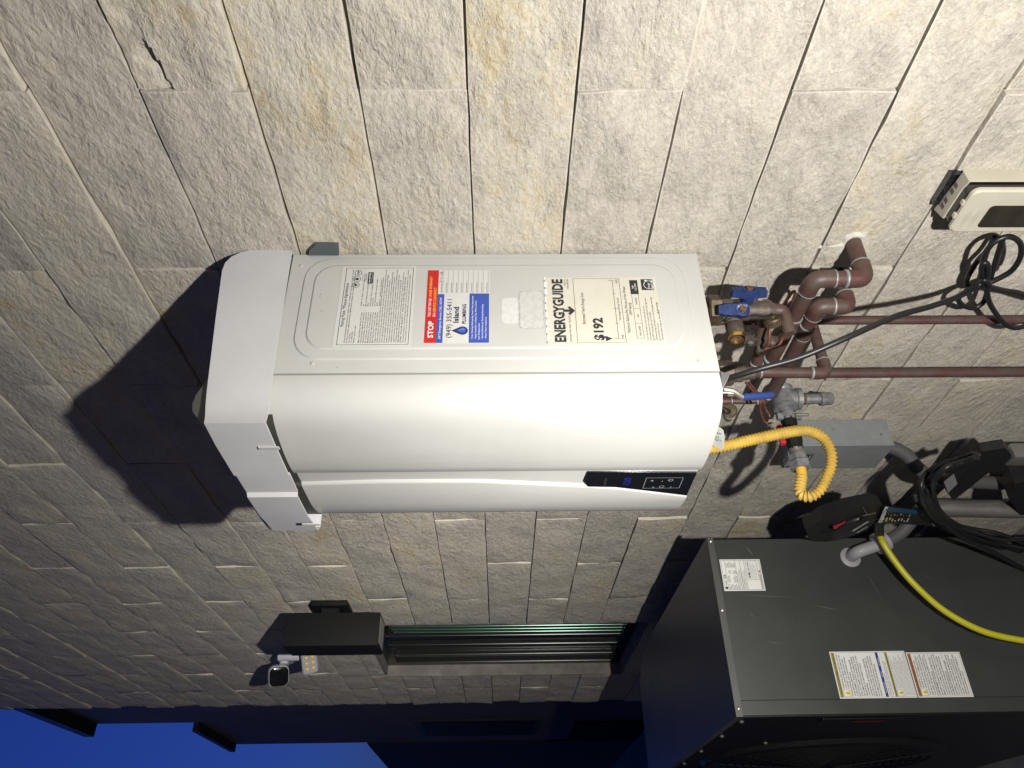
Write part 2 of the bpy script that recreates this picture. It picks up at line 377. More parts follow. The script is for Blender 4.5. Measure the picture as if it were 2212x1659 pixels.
# ================================================================== far part of the house and its flat roofs, against the dusk sky
rend = mat('dark_render', (.20, .17, .155), .9, var=.25, vscale=1.5, bump=.3, bscale=40, bdist=.004)
roofm = mat('roof_fascia', (.02, .02, .022), .6, var=.3, vscale=3); dgl = mat('far_glass', (.01, .01, .012), .6, spec=.1)
hs = tag(thing('house', (-10.5, 3, 0), 'dark rendered house with stepped flat roofs beyond the end of the stone wall', 'house'))
MB().box((-9.21, .73, 0), (-4.5, 6, H+4.425)).build('upper_wall', rend, hs)
MB().box((-10.70, .735, 0), (-9.212, 6, H+3.31)).build('lower_wall', rend, hs)
MB().box((-20, .72, 0), (-10.72, 6, H+1.68)).build('garden_wall', mat('low_render', (.03, .032, .04), .9, var=.3, vscale=2), hs)
MB().box((-9.22, .60, H+4.43), (-4.6, 6.2, H+4.535)).build('roof', roofm, hs)
MB().box((-10.66, .64, H+3.315), (-9.222, 6.2, H+3.375)).build('roof', roofm, hs)
for (x0, x1, za, zb) in ((-10.2, -9.25, -.45, .95),):
    q = MB().box((x0, .712, H+za), (x1, .734, H+zb)).build('window', roofm, hs); MB().box((x0+.06, .705, H+za+.06), (x1-.06, .711, H+zb-.06)).build('pane', dgl, q)
for k in range(8): MB().box((-10.68+k*.16, .70, 0), (-10.63+k*.16, .73, H-.85)).build('slat', roofm, hs)

# house block added unseen behind the camera to shut out sky and darken shade
nb = tag(thing('added_sky_blocker', (-1, -4, 0), 'plain rendered house wall facing the stone wall across the yard', 'house'))
MB().box((-18, -2.95, 0), (9, -9, 7.2)).build('wall', mat('sky_blocker_render', (.20, .19, .18), .9, var=.15, vscale=2), nb)
MB().box((-18.3, -2.6, 7.2), (9.3, -9.3, 7.45)).build('roof', roofm, nb)
# ================================================================== water heater
white = mat('white_enamel', (.49, .49, .475), .62, 0., var=.07, vscale=5, bump=.10, bscale=9, bdist=.003, coat=.2)
wn = white.node_tree; wm = wn.nodes.new('ShaderNodeMapping'); wm.inputs['Scale'].default_value = (3., 3., .8)
wt = [q for q in wn.nodes if q.type == 'TEX_NOISE'][-1]; wn.links.new([q for q in wn.nodes if q.type == 'TEX_COORD'][0].outputs['Object'], wm.inputs[0]); wn.links.new(wm.outputs[0], wt.inputs['Vector'])
wb_ = wn.nodes['Principled BSDF']; wb_.inputs['Coat Weight'].default_value = .18; wb_.inputs['Coat Roughness'].default_value = .06
hoodm = mat('grey_hood_paint', (.58, .58, .595), .5, 0., var=.10, vscale=5, bump=.1, bscale=400, bdist=.0004)
trim_dark = mat('dark_gap_trim', (.045, .047, .04), .6); blackp = mat('black_gloss_plastic', (.008, .009, .012), .16, coat=.4)
silver_g = mat('slate_bracket', (.10, .115, .125), .5, .2)
ink = mat('black_ink', (.02, .02, .024), .7); paper = mat('white_paper', (.57, .57, .555), .6, var=.04, vscale=60); cream = mat('cream_paper', (.56, .54, .46), .6, var=.05, vscale=30)
inkg = mat('grey_ink', (.14, .14, .15), .7); red = mat('red_print', (.50, .012, .014), .5); blue = mat('blue_print', (.035, .075, .36), .5); wht = mat('white_print', (.80, .80, .79), .6)
navy = mat('navy_ink', (.012, .018, .06), .6); yel = mat('yellow_print', (.85, .55, .06), .6)
XS = -.996
ht = tag(thing('water_heater', (-1.21, -.16, H-.35), 'white wall-hung tankless water heater with a grey top hood', 'water heater'))
zb, zt = H-.3495, H+.352
MB().box((-1.43, -.006, zb), (XS-.004, -.25, zt+.03)).build('cabinet', white, ht)
XP = XS+.0045
def loop(y0, y1, z0, z1, r, x): return [(x, p, q) for p, q in rrect(y0, y1, z0, z1, r)]
sp = MB().loops([loop(-.2545, -.004, zb, zt, .002, XS-.004), loop(-.2545, -.004, zb, zt, .002, XS), loop(-.229, -.013, H-.321, H+.327, .047, XS), loop(-.2265, -.0155, H-.3185, H+.3245, .045, XS+.0022),
                 loop(-.2105, -.0315, H-.3035, H+.3085, .036, XS+.0024), loop(-.2075, -.0345, H-.3005, H+.3055, .034, XP)]).build('side_panel', white, ht, smooth=30)
# front cover: a bowed profile with a sunk band for the control panel
def band_x(z):                                # left edge of the sunk band: the long curved highlight
    t = (z-zb)/(zt-zb); pts = ((0, -1.303), (.11, -1.283), (.19, -1.268), (.28, -1.258), (.55, -1.236), (.8, -1.235), (1, -1.2415))
    for (a, p), (b, q) in zip(pts, pts[1:]):
        if a <= t <= b: return p+(q-p)*(t-a)/(b-a)
    return pts[-1][1] if t > 1 else pts[0][1]
rows = []
for k in range(25):
    z = zb-.0 + (zt+.045-zb)*k/24; bx_ = band_x(z)
    pr = [(-.9965, -.2535), (-.9962, -.262), (-.9985, -.277), (-1.003, -.289), (-1.011, -.3005), (-1.022, -.3105), (-1.038, -.318), (-1.06, -.3235), (-1.085, -.3275), (-1.11, -.3305), (-1.14, -.332), (-1.165, -.3315), (-1.184, -.3295), (-1.1885, -.3275), (-1.190, -.3225), (-1.191, -.3205),
          (-1.20, -.3205), (bx_+.007, -.3195), (bx_+.004, -.3198), (bx_-.001, -.3238), (bx_-.004, -.3244), (-1.325, -.3225), (-1.355, -.3185), (-1.388, -.3120), (-1.41, -.303), (-1.424, -.288), (-1.429, -.27), (-1.43, -.25)]
    rows.append([Vector((x, y, z)) for x, y in pr])
fc = MB().grid(rows); inner = [Vector((p.x*.97-.036, p.y+.02, p.z)) for p in rows[0]]
fc.grid([rows[0], inner])
fc.build('front_cover', white, ht, smooth=28)
MB().prism([PZ(1556, 802, zb), PZ(1577, 808, zb-.004), PZ(1566, 832, zb-.002), PZ(1560, 838, zb)], (-.006, .004, 0)).build('lip', white, ht)
MB().box((XS-.002, -.2570, zb), (XS+.0012, -.2545, zt)).build('seam', mat('seam_shadow_gap', (.25, .25, .24), .8), ht)
MB().box((-1.415, -.285, zb+.004), (XS-.02, -.02, zb+.016)).build('bottom_plate', mat('galvanised_plate', (.25, .25, .25), .5, .5), ht)
# dark trim in the gap under the hood
tr = MB().grid([[Vector((p.x, p.y-.0015, z)) for p in rows[-1][5:]] for z in (H+.347, H+.4)]); tr.build('gap_trim', trim_dark, ht)
# hood
hp = [(-.9875, -.001, .353, .425), (-.9875, -.006, .353, .441), (-.9875, -.016, .3527, .4545), (-.9875, -.03, .3523, .4625), (-.9875, -.048, .352, .4642), (-.9875, -.15, .3495, .455), (-.9875, -.29, .345, .441), (-.9865, -.318, .3425, .437), (-.982, -.338, .3405, .432), (-.972, -.3575, .338, .4265), (-1.03, -.361, .338, .427), (-1.132, -.361, .340, .428), (-1.1345, -.3565, .340, .428), (-1.205, -.3555, .342, .4285), (-1.213, -.361, .343, .4285), (-1.30, -.357, .345, .43), (-1.395, -.345, .346, .430), (-1.415, -.33, .347, .431), (-1.43, -.001, .353, .425)]
rows2 = [[Vector((x, y, H+(a if i == 0 else b))) for x, y, a, b in hp] for i in (0, 1)]
hd = MB().grid(rows2)
# rounded back corner on top: the side plate is cut away behind
ins = [Vector((p.x+(-.0025 if i < 10 else 0)+(.003 if i > 16 else 0), p.y+(.0025 if 9 <= i < 17 else 0), p.z)) for i, p in enumerate(rows2[0])]
hd.grid([rows2[0], ins]); hd.grid([ins, [Vector((p.x, p.y, q.z-.004)) for p, q in zip(ins, rows2[1])]])
top = [Vector((p.x+(-.012 if i < 10 else 0)+(.012 if i > 16 else 0), p.y+(.012 if 9 <= i < 17 else 0), p.z+.004)) for i, p in enumerate(rows2[1])]
hd.grid([rows2[1], top]); hd.f.append(tuple(range(len(hd.v)-len(top), len(hd.v))))
hood = hd.build('hood', hoodm, ht, smooth=24)
cap = [(-.235, .440), (-.268, .453), (-.29, .4615), (-.306, .4635), (-.320, .460), (-.338, .445), (-.352, .430)]
MB().prism([(-1.0, y, H+z) for y, z in cap], (-.38, 0, 0)).build('deflector', mat('deflector_metal', (.12, .12, .115), .45, .5), hood, smooth=40)
for (u, v) in ((581, 968), (672, 1133)):
    p = PY(u, v, -.3625); MB().box((p.x-.004, -.3615, p.z-.016), (p.x+.004, -.3635, p.z+.016), .0008).build('slot', white, hood)
MB().prism([PY(696, 552, -.008), PY(666, 552, -.008), PY(668, 541, -.008), PY(680, 532, -.008), PY(730, 532, -.008), PY(732, 552, -.008)], (0, .01, 0)).build('bracket', silver_g, ht)
for y, z in ((-.235, .29), (-.235, -.32), (-.03, .335)): MB().lathe((XS, y, H+z), (1, 0, 0), [(0, .003), (.0012, .003), (.0018, .0015)], 10).build('screw', white, ht)

for k, (y, z, a, b) in enumerate(((-.098, .292, .0022, .0008), (-.104, .2925, .0012, .0010), (-.135, .287, .0006, .0026), (-.207, -.045, .0035, .0009), (-.228, .085, .0028, .0006), (-.236, -.13, .0010, .0010), (-.022, .19, .0008, .0030), (-.243, .25, .0030, .0005), (-.18, .318, .0020, .0007))):
    MB().box((XS+(.0046 if -.2 < y < -.04 and z < .3 else 0)-.0005, y, H+z), (XS+(.0050 if -.2 < y < -.04 and z < .3 else .0004), y+b, H+z+a)).build('scuff_mark', mat('scuff_grey', (.16, .16, .15), .8), ht)
# ---- labels on the heater's side: x runs towards the wall, y runs up
EX, EY = Vector((0, 1, 0)), Vector((0, 0, 1))
def sheet(name, parent, m, x, y0, y1, z0, z1, label=None):
    o = MB().box((x, y0, z0), (x+.0005, y1, z1)).build(name, m, parent)
    return tag(o, label)
GIB = ['Direct Vent Automatic Instantaneous Water Heater  Chauffe-eau instantane a evacuation directe', 'For Indoor, Outdoor or Manufactured Home (Mobile Home) Installation  Pour installation dans une maison',
       'Irvine, CA 92618', 'Tel: 1-800-519-8794', 'Model No.  Numero de modele', '', 'Max. Input Rating  Entree CFL max', 'Recovery Rating  Capacite de recuperation', 'Maximum Gas Pressure  Pression max. de gaz d entree', 'Min. Inlet Gas Pressure  Pression min. de gaz d entree',
       'Manifold Pressure  Pression d admission', 'Electrical Rating  Regime nominal electrique', 'Max. Water Pressure  Pression d eau max', 'Category of water heater  Categorie de chauffe-eau', 'Orifices necessary for LP conversion are provided. Les orifices necessaires a la conversion sont fournis',
       'Failure to use the correct gas can cause problems which can result in death, serious injury or property damage. Le fait de ne pas', 'utiliser le gaz propre peut causer des problemes qui peuvent mener a la mort, blessures graves ou dommages', 'Consult your installation manual for more information. Consultez le manuel pour plus d information',
       'Suitable for combination water (potable) heating and space heating and not suitable for space heating applications only', 'The appliance is certified for use at altitudes up to 4,500 ft (1,370 m) in accordance with the local CAN/CGA 2.17 high altitude', 'installations. Follow the directions provided in the high altitude installation section of the installation manual',
       'L appareil est certifie pour utilisation a des altitudes de 0 a 4 500 pi (1 370 m) conformement a la norme CAN/CGA 2.17 pour', 'This appliance must be installed in accordance with local codes or, in the absence of local codes, the National Fuel Gas Code, ANSI', 'Z223.1/NFPA 54 or the CSA B149.1, Natural Gas and Propane Installation Code. Cet appareil doit etre installe selon', 'FOR YOUR SAFETY  POUR VOTRE SECURITE',
       'Do not store or use gasoline or other flammable vapors and liquids in the vicinity of this or any other appliance. Ne pas entreposer', 'ni utiliser d essence ou autres vapeurs ou liquides inflammables a proximite de cet appareil ou de tout autre appareil']
rp = sheet('rating_plate', ht, paper, XP, -.206, -.036, H+.138, H+.262, 'white rating plate covered in small black print')
pr = Print((XP+.0005, -.202, H+.142), EX, EY)
pr.frame(ink, -.001, -.0005, .162, .1135, .0007)
pr.text(ink, 'Rating Plate, *Plaque Signalétique', .036, .1065, .0048, .092)
for i, t in enumerate(GIB):
    y = .1005-i*.00372
    if not t: continue
    long = i < 2 or i > 13
    pr.text(ink, t, .003, y, .00195, (.155-(i*7 % 5)*.006) if long else None if len(t) < 30 else .062, bold=.01)
for i, t in enumerate(['Type of Gas / Type de gaz', 'NG', 'Min. Input Rating, Entree calorifique max', 'BTU/h', '10.5 inches W.C. / pouces d eau', '3.5 inches W.C.', 'AC 120 Volts 60Hz, less than 2 amps', '150 PSI', 'Category IV     ANSI Z21.10.3 / CSA 4.3 2017']):
    pr.text(ink, t, .078, .0805-i*.00372, .00195, .058 if len(t) > 24 else None, bold=.01)
for k, (x, y, t) in enumerate(((.124, .0945, ''), (.137, .0935, ''), (.151, .0925, 'NSF'))):
    pr.ring(ink, x, y, .0062, .0007)
    if t: pr.text(ink, t, x, y-.0016, .0034, .009, 'C', bold=.03)
    elif k == 0: pr.poly(ink, [(x+.0042*(1 if i % 2 == 0 else .42)*math.sin(i*math.pi/5), y+.0042*(1 if i % 2 == 0 else .42)*math.cos(i*math.pi/5)) for i in range(10)])
    else: pr.poly(ink, [(x, y+.0045), (x+.0028, y), (x+.0016, y-.0028), (x-.0016, y-.0028), (x-.0028, y)])
pr.frame(inkg, .133, .0775, .149, .0845, .0004); pr.text(inkg, 'Low NOx', .134, .0802, .0022, .013); pr.text(inkg, 'APPROVED', .134, .0782, .0014, .013)
pr.rect(ink, .127, .0665, .1525, .0755); pr.text(wht, 'AHRI CERTIFIED', .1285, .0712, .0026, .0225, bold=.02); pr.text(wht, 'www.ahridirectory.org', .1285, .0682, .0014, .022)
pr.build(rp)

ss = sheet('service_sticker', ht, paper, XP, -.2003, -.0455, H+.0125, H+.117, 'red, white and blue service sticker with a phone number')
pr = Print((XP+.0005, -.2000, H+.0130), EX, EY)
W_, T_ = .1542, .1037
pr.rect(red, 0, T_-.0185, W_, T_)
pr.text(wht, 'STOP', .010, T_-.0135, .0088, .034, bold=.03); pr.rect(wht, .0485, T_-.0165, .0489, T_-.003)
pr.text(wht, 'THIS UNIT MAY BE', .053, T_-.0082, .0047, .0385); pr.text(yel, 'UNDER WARRANTY', .1075-.013, T_-.0082, .0047, .0455); pr.text(wht, 'OR A', .053, T_-.0160, .0047, .0085); pr.text(yel, 'SERVICE CONTRACT', .0635, T_-.0160, .0047, .052)
pr.rect(blue, 0, T_-.0292, .1013, T_-.0187); pr.text(wht, '24/7 Emergency Service CALL NOW', .007, T_-.0258, .0042, .087, shear=.2)
pr.text(navy, '(949) 355-5411', .010, T_-.0425, .0084, .080)
dx, dy = .0245, T_-.0575
dr = [(dx+math.sin(a)*.0085, dy-.0035-math.cos(a)*.0085) for a in [R(-120+i*20) for i in range(13)]]+[(dx, dy+.0145)]
pr.poly(navy, dr); pr.poly(blue, [(dx+(x-dx)*.72, dy-.004+(y-dy+.004)*.6) for x, y in dr], .0008); pr.poly(mat('drop_light_blue', (.08, .17, .55), .5), [(dx+abs(x-dx)*.5, dy-.004+(y-dy+.004)*.52) for x, y in dr if x >= dx-.001], .0010)
pr.text(navy, 'Island', .0405, dy+.0035, .0086, .033, bold=.035); pr.text(navy, 'PLUMBING', .0385, dy-.0085, .0062, .041, bold=.03)
pr.rect(blue, 0, 0, .1025, .0325)
for i, t in enumerate(('· Drain Cleaning, Hydrojetting, Sewer Video Inspections', '· Repipe Specialists - Includes Gas, Water & Drain', '  Line Replacement', '· Kitchen & Bathroom Plumbing Remodeling', '· Water Heater Installations')):
    pr.text(wht, t, .0065, .0262-i*.0055, .0029, (.090, .080, .033, .072, .046)[i])
for i in range(10):
    y = .0822-i*.00845
    pr.rect(inkg, .1035, y-.0048, W_-.001, y-.0045); pr.text(ink, 'Date of last service', .1045, y-.0032, .0021, .0215)
pr.text(navy, '3-11-26', .1275, .0787, .0052, .023, bold=-.01); pr.build(ss)

eg = sheet('energy_label', ht, cream, XP, -.204, -.0625, H-.269, H-.079, 'worn cream energy label with bold black lettering')
pr = Print((XP+.0005, -.204, H-.2690), EX, EY); W_, T_ = .1415, .190
pr.text(ink, 'ENERGYGUIDE', .0045, T_-.0310, .0175, .1325, bold=.05)
pr.poly(ink, [(.066, T_-.030), (.071, T_-.030), (.071, T_-.041), (.0755, T_-.0375), (.0775, T_-.041), (.0685, T_-.0495), (.0595, T_-.041), (.0615, T_-.0375), (.066, T_-.041)], .0009)
pr.text(ink, 'Instantaneous Water Heater - Natural Gas', .0045, T_-.0405, .0029, .054); pr.text(ink, 'Navien, Inc.', .137, T_-.0365, .0029, .0145, 'R'); pr.text(ink, 'Model NPE-240A', .137, T_-.0415, .0029, .021, 'R')
pr.frame(ink, .003, .062, .1385, T_-.0495, .0005)
pr.text(ink, 'Estimated Yearly Energy Cost', .041, T_-.0650, .0048, .066); pr.text(ink, '$192', .0075, T_-.0925, .0155, .046, bold=.05)
pr.poly(ink, [(.0055, T_-.0955), (.0165, T_-.0955), (.011, T_-.1060)])
pr.rect(ink, .011, .0735, .134, .0741); [pr.rect(ink, x, .0705, x+.0006, .0770 if 0 < i < 4 else .0805) for i, x in enumerate((.011, .042, .073, .104, .1335))]
pr.text(ink, '$185', .0105, .0655, .0032, .0078); pr.text(ink, '$230', .128, .0655+.0115*0, .0032, .0078); pr.text(ink, 'Cost Range of Similar Models', .048, .0665, .0032, .048)
pr.text(ink, 'Maximum Gallons Per Minute of Hot Water', .0225, .0535, .0046, .098); pr.text(ink, '(GPM Rating)', .0585, .0472, .0042, .0265)
for i, (t, x) in enumerate((('very small', .0105), ('low', .0415), ('medium', .0725))):
    pr.frame(ink, x, .0325, x+.0315, .0440, .0004); pr.text(ink, t, x+.0157, .0365, .0036, None, 'C')
pr.rect(ink, .104, .0315, .1345, .0450); pr.text(wht, 'high', .119, .0395, .0032, None, 'C'); pr.text(wht, '5.6 GPM', .119, .0345, .0032, None, 'C')
for i, t in enumerate(('• Your cost will depend on your utility rates and use.', '• Cost range based only on models fueled by natural gas with a', '  high GPM rating (greater than 4.0 GPM).', '• Estimated energy cost based on a national average natural gas', '  cost of $1.00 per therm.', '• Estimated yearly energy use: 178 therms.')):
    pr.text(ink, t, .0060, .0258-i*.0048, .0026, (.072, .090, .060, .091, .036, .060)[i])
pr.text(ink, 'ftc.gov/energy', .062, .0030, .0032, .024)
pr.rect(ink, .1125, .0055, .1365, .0255); pr.ring(wht, .1235, .0125, .0092, .0008, .0009); pr.text(wht, 'energy', .1145, .0118, .0040, .014, shear=.35, h=.0009)
pr.poly(wht, [(.1325+.0034*(1 if i % 2 == 0 else .42)*math.sin(i*math.pi/5), .0172+.0034*(1 if i % 2 == 0 else .42)*math.cos(i*math.pi/5)) for i in range(10)], .0009)
pr.rect(wht, .1125, .0093, .1365, .0095, .0009); pr.text(wht, 'ENERGY STAR', .1136, .0063, .0024, .0215, bold=.02, h=.0009)
for k in range(26):                              # torn edge of the label's backing
    rnd = random.Random(k); y = .002+k*.0054; pr.rect(inkg if k % 3 == 0 else wht, y, T_-.0016-.004*rnd.random()*(k % 3 > 0), y+.004, T_-.0006, .0006)
pr.build(eg)
resid = mat('torn_paper', (.60, .60, .59), .8, var=.12, vscale=120, bump=.6, bscale=220, bdist=.0008); glue = mat('glue_residue', (.52, .52, .50), .7, var=.12, vscale=90, bump=.8, bscale=160, bdist=.0012)
def ragged(y0, y1, z0, z1, amp, sd):
    rnd = random.Random(sd); o = []
    base = rrect(y0, y1, z0, z1, .006, 5); 
    for i, (a, b) in enumerate(base):
        c, d = base[(i+1) % len(base)]; n = max(1, int(math.hypot(c-a, d-b)/.003))
        for k in range(n): t = k/n; o.append((a+(c-a)*t+rnd.uniform(-amp, amp), b+(d-b)*t+rnd.uniform(-amp, amp)))
    return o
for nm, m, args in (('torn_sticker', resid, (-.161, -.107, H-.0345, H-.0075, .0008, 3)), ('sticker_residue', glue, (-.172, -.092, H-.0775, H-.0365, .0006, 5))):
    MB().prism([(XP, a, b) for a, b in ragged(*args)], (.0005, 0, 0)).build(nm, m, ht)
rim = MB(); q = ragged(-.172, -.092, H-.0775, H-.0365, .0007, 9)
q2 = [(-.132+(a+.132)*.965, H-.057+(b-H+.057)*.94) for a, b in q]; n = len(q)
rim.add([(XP+.0008, a, b) for a, b in q]+[(XP+.0008, a, b) for a, b in q2], [(i, (i+1) % n, n+(i+1) % n, n+i) for i in range(n) if i % 7 != 3]); rim.build('residue_edge', mat('scuffed_grey', (.45, .45, .46), .8, var=.3, vscale=200), ht)
# ---- control panel
cp = MB(); yb = -.3212
pts = [PY(1262, 1036, yb), PY(1269, 1018, yb), PY(1505, 1019, yb), PY(1483, 1068, yb), PY(1400, 1058, yb), PY(1330, 1050, yb), PY(1270, 1049, yb)]
pts = [Vector((p.x, -.3190, p.z)) for p in pts]
cpo = cp.prism(pts, (0, -.0044, 0)).build('control_panel', blackp, ht)
c0 = Vector((-1.245, -.3234, H-.33)); pr = Print(c0, (1, 0, 0), EY)
def at_panel(u, v): p = PY(u, v, -.3236); return p.x-c0.x, p.z-c0.z
silv = mat('silver_print', (.45, .45, .45), .4); dimg = mat('dim_logo', (.06, .05, .045), .3, .3)
blu = bpy.data.materials.new('blue_display'); blu.use_nodes = True; bb = blu.node_tree.nodes['Principled BSDF']; bb.inputs['Base Color'].default_value = (.01, .01, .05, 1); bb.inputs['Emission Color'].default_value = (.03, .04, .9, 1); bb.inputs['Emission Strength'].default_value = .35
x, y = at_panel(1308, 1049); pr.text(dimg, 'navien', x, y, .0075, .030, bold=.03)
x, y = at_panel(1360, 1046); pr.text(blu, '120', x, y, .013, .026, bold=.01)
x0, y0 = at_panel(1466, 1056); x1, y1 = at_panel(1396, 1032); pr.frame(silv, x0+.004, y0, x1, y1, .0006)
for (u, v, t, s_z) in ((1410, 1036, '+', .009), (1430, 1037, '-', .009), (1409, 1050, 'o', .006), (1428, 1051, 'i', .006)):
    x, y = at_panel(u+4, v+2); pr.text(silv, t, x, y, s_z, None, 'C')
x, y = at_panel(1449, 1037); pr.ring(silv, x, y, .0042, .0008); pr.rect(silv, x-.0005, y+.001, x+.0005, y+.0055); x, y = at_panel(1449, 1052); pr.text(silv, 'RESET', x, y-.001, .0024, .008, 'C')
x, y = at_panel(1428, 1051); pr.ring(silv, x, y-.001, .0045, .0006); pr.build(cpo)

# ================================================================== pipework under the heater
maroon = mat('maroon_painted_pipe', (.082, .026, .026), .5, 0., var=.5, vscale=26, col2=(.085, .062, .052), bump=.35, bscale=120, bdist=.0012)
solder = mat('solder_grey', (.36, .38, .38), .5, .3, var=.3, vscale=200)
brass_d = mat('tarnished_brass', (.14, .105, .065), .5, .55, var=.5, vscale=70, bump=.3, bscale=200, bdist=.0008)
brass = mat('bright_brass', (.72, .45, .10), .22, 1.); bronze = mat('weathered_bronze', (.13, .10, .085), .55, .3, var=.4, vscale=90, bump=.3, bscale=160, bdist=.001)
def worn_blue():
    m = mat('worn_blue_valve', (.020, .040, .13), .6, 0., spec=.25, vscale=60, col2=(.014, .030, .10)); n = m.node_tree
    r = [q for q in n.nodes if q.type == 'VALTORGB'][0]; r.color_ramp.elements[1].position = .60; k = r.color_ramp.elements.new(.68); k.color = (.36, .40, .48, 1)
    return m
vblue = mat('blue_valve_vinyl', (.022, .045, .17), .4, 0., var=.0, vscale=60, col2=None); vbluew = worn_blue()
coppr = mat('copper_wire', (.22, .085, .06), .5, .3, var=.4, vscale=120); iron = mat('galvanised_iron', (.30, .31, .32), .45, .45, var=.35, vscale=60, bump=.35, bscale=150, bdist=.001)
blackrub = mat('black_rubber', (.012, .012, .014), .42, bump=.1, bscale=300, bdist=.0004); rustm = mat('rust', (.16, .07, .03), .9, var=.5, vscale=200)
steel = mat('dull_steel', (.42, .41, .39), .35, .8, var=.2, vscale=90); redv = mat('red_vinyl', (.42, .02, .035), .45)
def r3(a, b): return 1458+a*.3257, 540+b*.3257
def r4(a, b): return 1728+a*.2929, 324+b*.2929
def r5(a, b): return 1620+a*.2676, 918+b*.2676
def q3(a, b): return 1501.3+a*.1302, 594+b*.1302
def q4(a, b): return 1512.1+a*.16276, 745.3+b*.16276
def V(x, y, z): return Vector((x, y, z+H))
def run(name, label, pts, r, bend=.022, cat='pipe', group='maroon water pipes under the heater', collars=True, m=None, extra_rings=()):
    m = m or maroon; P = [Vector(p) for p in pts]
    t = tag(thing(name, P[0], label, cat, group))
    MB().tube(rounded(P, bend, 7), r, 18).build('pipe', m, t, smooth=40)
    for i in range(1, len(P)-1):
        a, b = (P[i-1]-P[i]), (P[i+1]-P[i]); k = min(bend*1.5, a.length*.5, b.length*.5); a.normalize(); b.normalize()
        e = MB().tube(rounded([P[i]+a*k, P[i], P[i]+b*k], bend*1.02, 8), r*1.17, 18).build('elbow', m, t, smooth=40)
        for d in (a, b):
            c = P[i]+d*k; MB().lathe(c-d*.0012, d, [(0, r*1.05), (0, r*1.2), (.0012, r*1.23), (.0030, r*1.17), (.0042, r*1.02)], 18).build('solder_ring', solder, e, smooth=50)
    for c, d in extra_rings:
        d = Vector(d).normalized(); MB().lathe(Vector(c)-d*.015, d, [(0, r*1.0), (0, r*1.15), (.03, r*1.15), (.03, r*1.0)], 18).build('coupling', m, t, smooth=40)
        for s in (-1, 1): MB().lathe(Vector(c)+d*(.0155*s-.001), d, [(0, r*1.02), (0, r*1.19), (.002, r*1.19), (.002, r*1.02)], 18).build('solder_ring', solder, t, smooth=50)
    return t
run('water_pipe', 'thick maroon pipe leaving the wall through white sealant, nearest the timer', [V(-.968, .02, -.616), V(-.968, -.088, -.614), V(-.968, -.088, -.528), V(-1.23, -.088, -.524), V(-1.265, -.088, -.42)], .0131,
    extra_rings=[(V(-1.085, -.088, -.5265), (1, 0, 0))])
run('water_pipe', 'thick maroon pipe running just left of the one in the sealant', [V(-1.052, .02, -.622), V(-1.052, -.078, -.619), V(-1.052, -.078, -.566), V(-1.325, -.084, -.562)], .0129, extra_rings=[(V(-1.12, -.0795, -.565), (1, 0, 0))])
b_end = V(-1.325, -.084, -.562)
run('water_pipe', 'slim maroon riser turning up behind the blue lever', [b_end, V(-1.352, -.085, -.555), V(-1.352, -.085, -.345)], .0068, bend=.02, extra_rings=[(V(-1.352, -.085, -.47), (0, 0, 1))])
XC = PY(1757, 700).x
ye = PX(1785, 806, XC).y; ze = PX(1785, 806, XC).z
t1 = PY(1634, 803, ye)
run('water_pipe', 'maroon pipe with the copper ground clamp that loops down and back to the wall', [PY(1656, 655, -.085), PY(1634, 790, ye+.006), Vector((t1.x, ye, t1.z)), Vector((XC, ye, ze)), Vector((XC, .02, ze))], .0106, bend=.019)
run('water_pipe', 'slim maroon pipe held close to the wall, straight down from the heater', [Vector((PY(1900, 692, -.03).x, -.03, H-.34)), Vector((PY(1900, 692, -.03).x, -.03, .05))], .0082, collars=False)
run('water_pipe', 'straight maroon pipe dropping to the ground behind the looped pipe', [Vector((PY(1900, 806, -.075).x, -.075, H-.47)), Vector((PY(1900, 806, -.075).x, -.075, .05))], .0094)
seal = mat('white_sealant', (.62, .60, .55), .9, var=.2, vscale=60, bump=.8, bscale=90, bdist=.004)
sl = MB(); c = V(-.968, -.002, -.616); ring0 = []; ring1 = []; rnd = random.Random(4)
for k in range(26):
    a = 2*math.pi*k/26; rr = rnd.uniform(.021, .034)+(.05 if 1.9 < a < 2.9 else 0)*rnd.random(); ring0.append((c.x+rr*math.cos(a), .004, c.z+rr*math.sin(a))); ring1.append((c.x+.0175*math.cos(a), -.0075, c.z+.0175*math.sin(a)))
sl.loops([ring0, ring1, [(c.x+.012*math.cos(2*math.pi*k/26), -.006, c.z+.012*math.sin(2*math.pi*k/26)) for k in range(26)]])
tag(sl.build('sealant', seal, smooth=60), 'white sealant smeared round the pipe hole in the wall', 'sealant')

# ---- isolation valve with two blue handles
vx, vy = -1.047, -.09
def hexnut(mb, c, ax, r, l, ch=.12): return mb.lathe(Vector(c), ax, [(0, r*.86), (l*ch, r), (l*(1-ch), r), (l, r*.86)], 6)
va = tag(thing('isolation_valve', V(vx, vy, -.40), 'tarnished brass valve with two blue tee handles below the heater', 'valve'))
zn = PX(1541, 671, vx).z-H
hexnut(MB(), V(vx, vy, zn-.012), (0, 0, 1), .0275, .024).build('union_nut', brass_d, va, smooth=20)
MB().lathe(V(vx, vy, zn+.012), (0, 0, 1), [(0, .014), (.03, .014)], 16).build('nipple', brass_d, va, smooth=40)
zl = PX(1672, 668, vx).z-H
MB().lathe(V(vx, vy, zl), (0, 0, 1), [(0, .0125), (.012, .0145), (.013, .0165), (.045, .0165), (.046, .0185), (.066, .0185), (.067, .0165), (.074, .0165), (.075, .02), (abs(zn-zl)-.013, .02)], 20).build('valve_body', bronze, va, smooth=35)
MB().tube(rounded([V(vx, vy, zl+.006), V(vx, vy, zl-.016), V(vx-.01, vy-.045, zl-.02)], .015, 6), .0112, 16).build('tail_elbow', maroon, va, smooth=40)
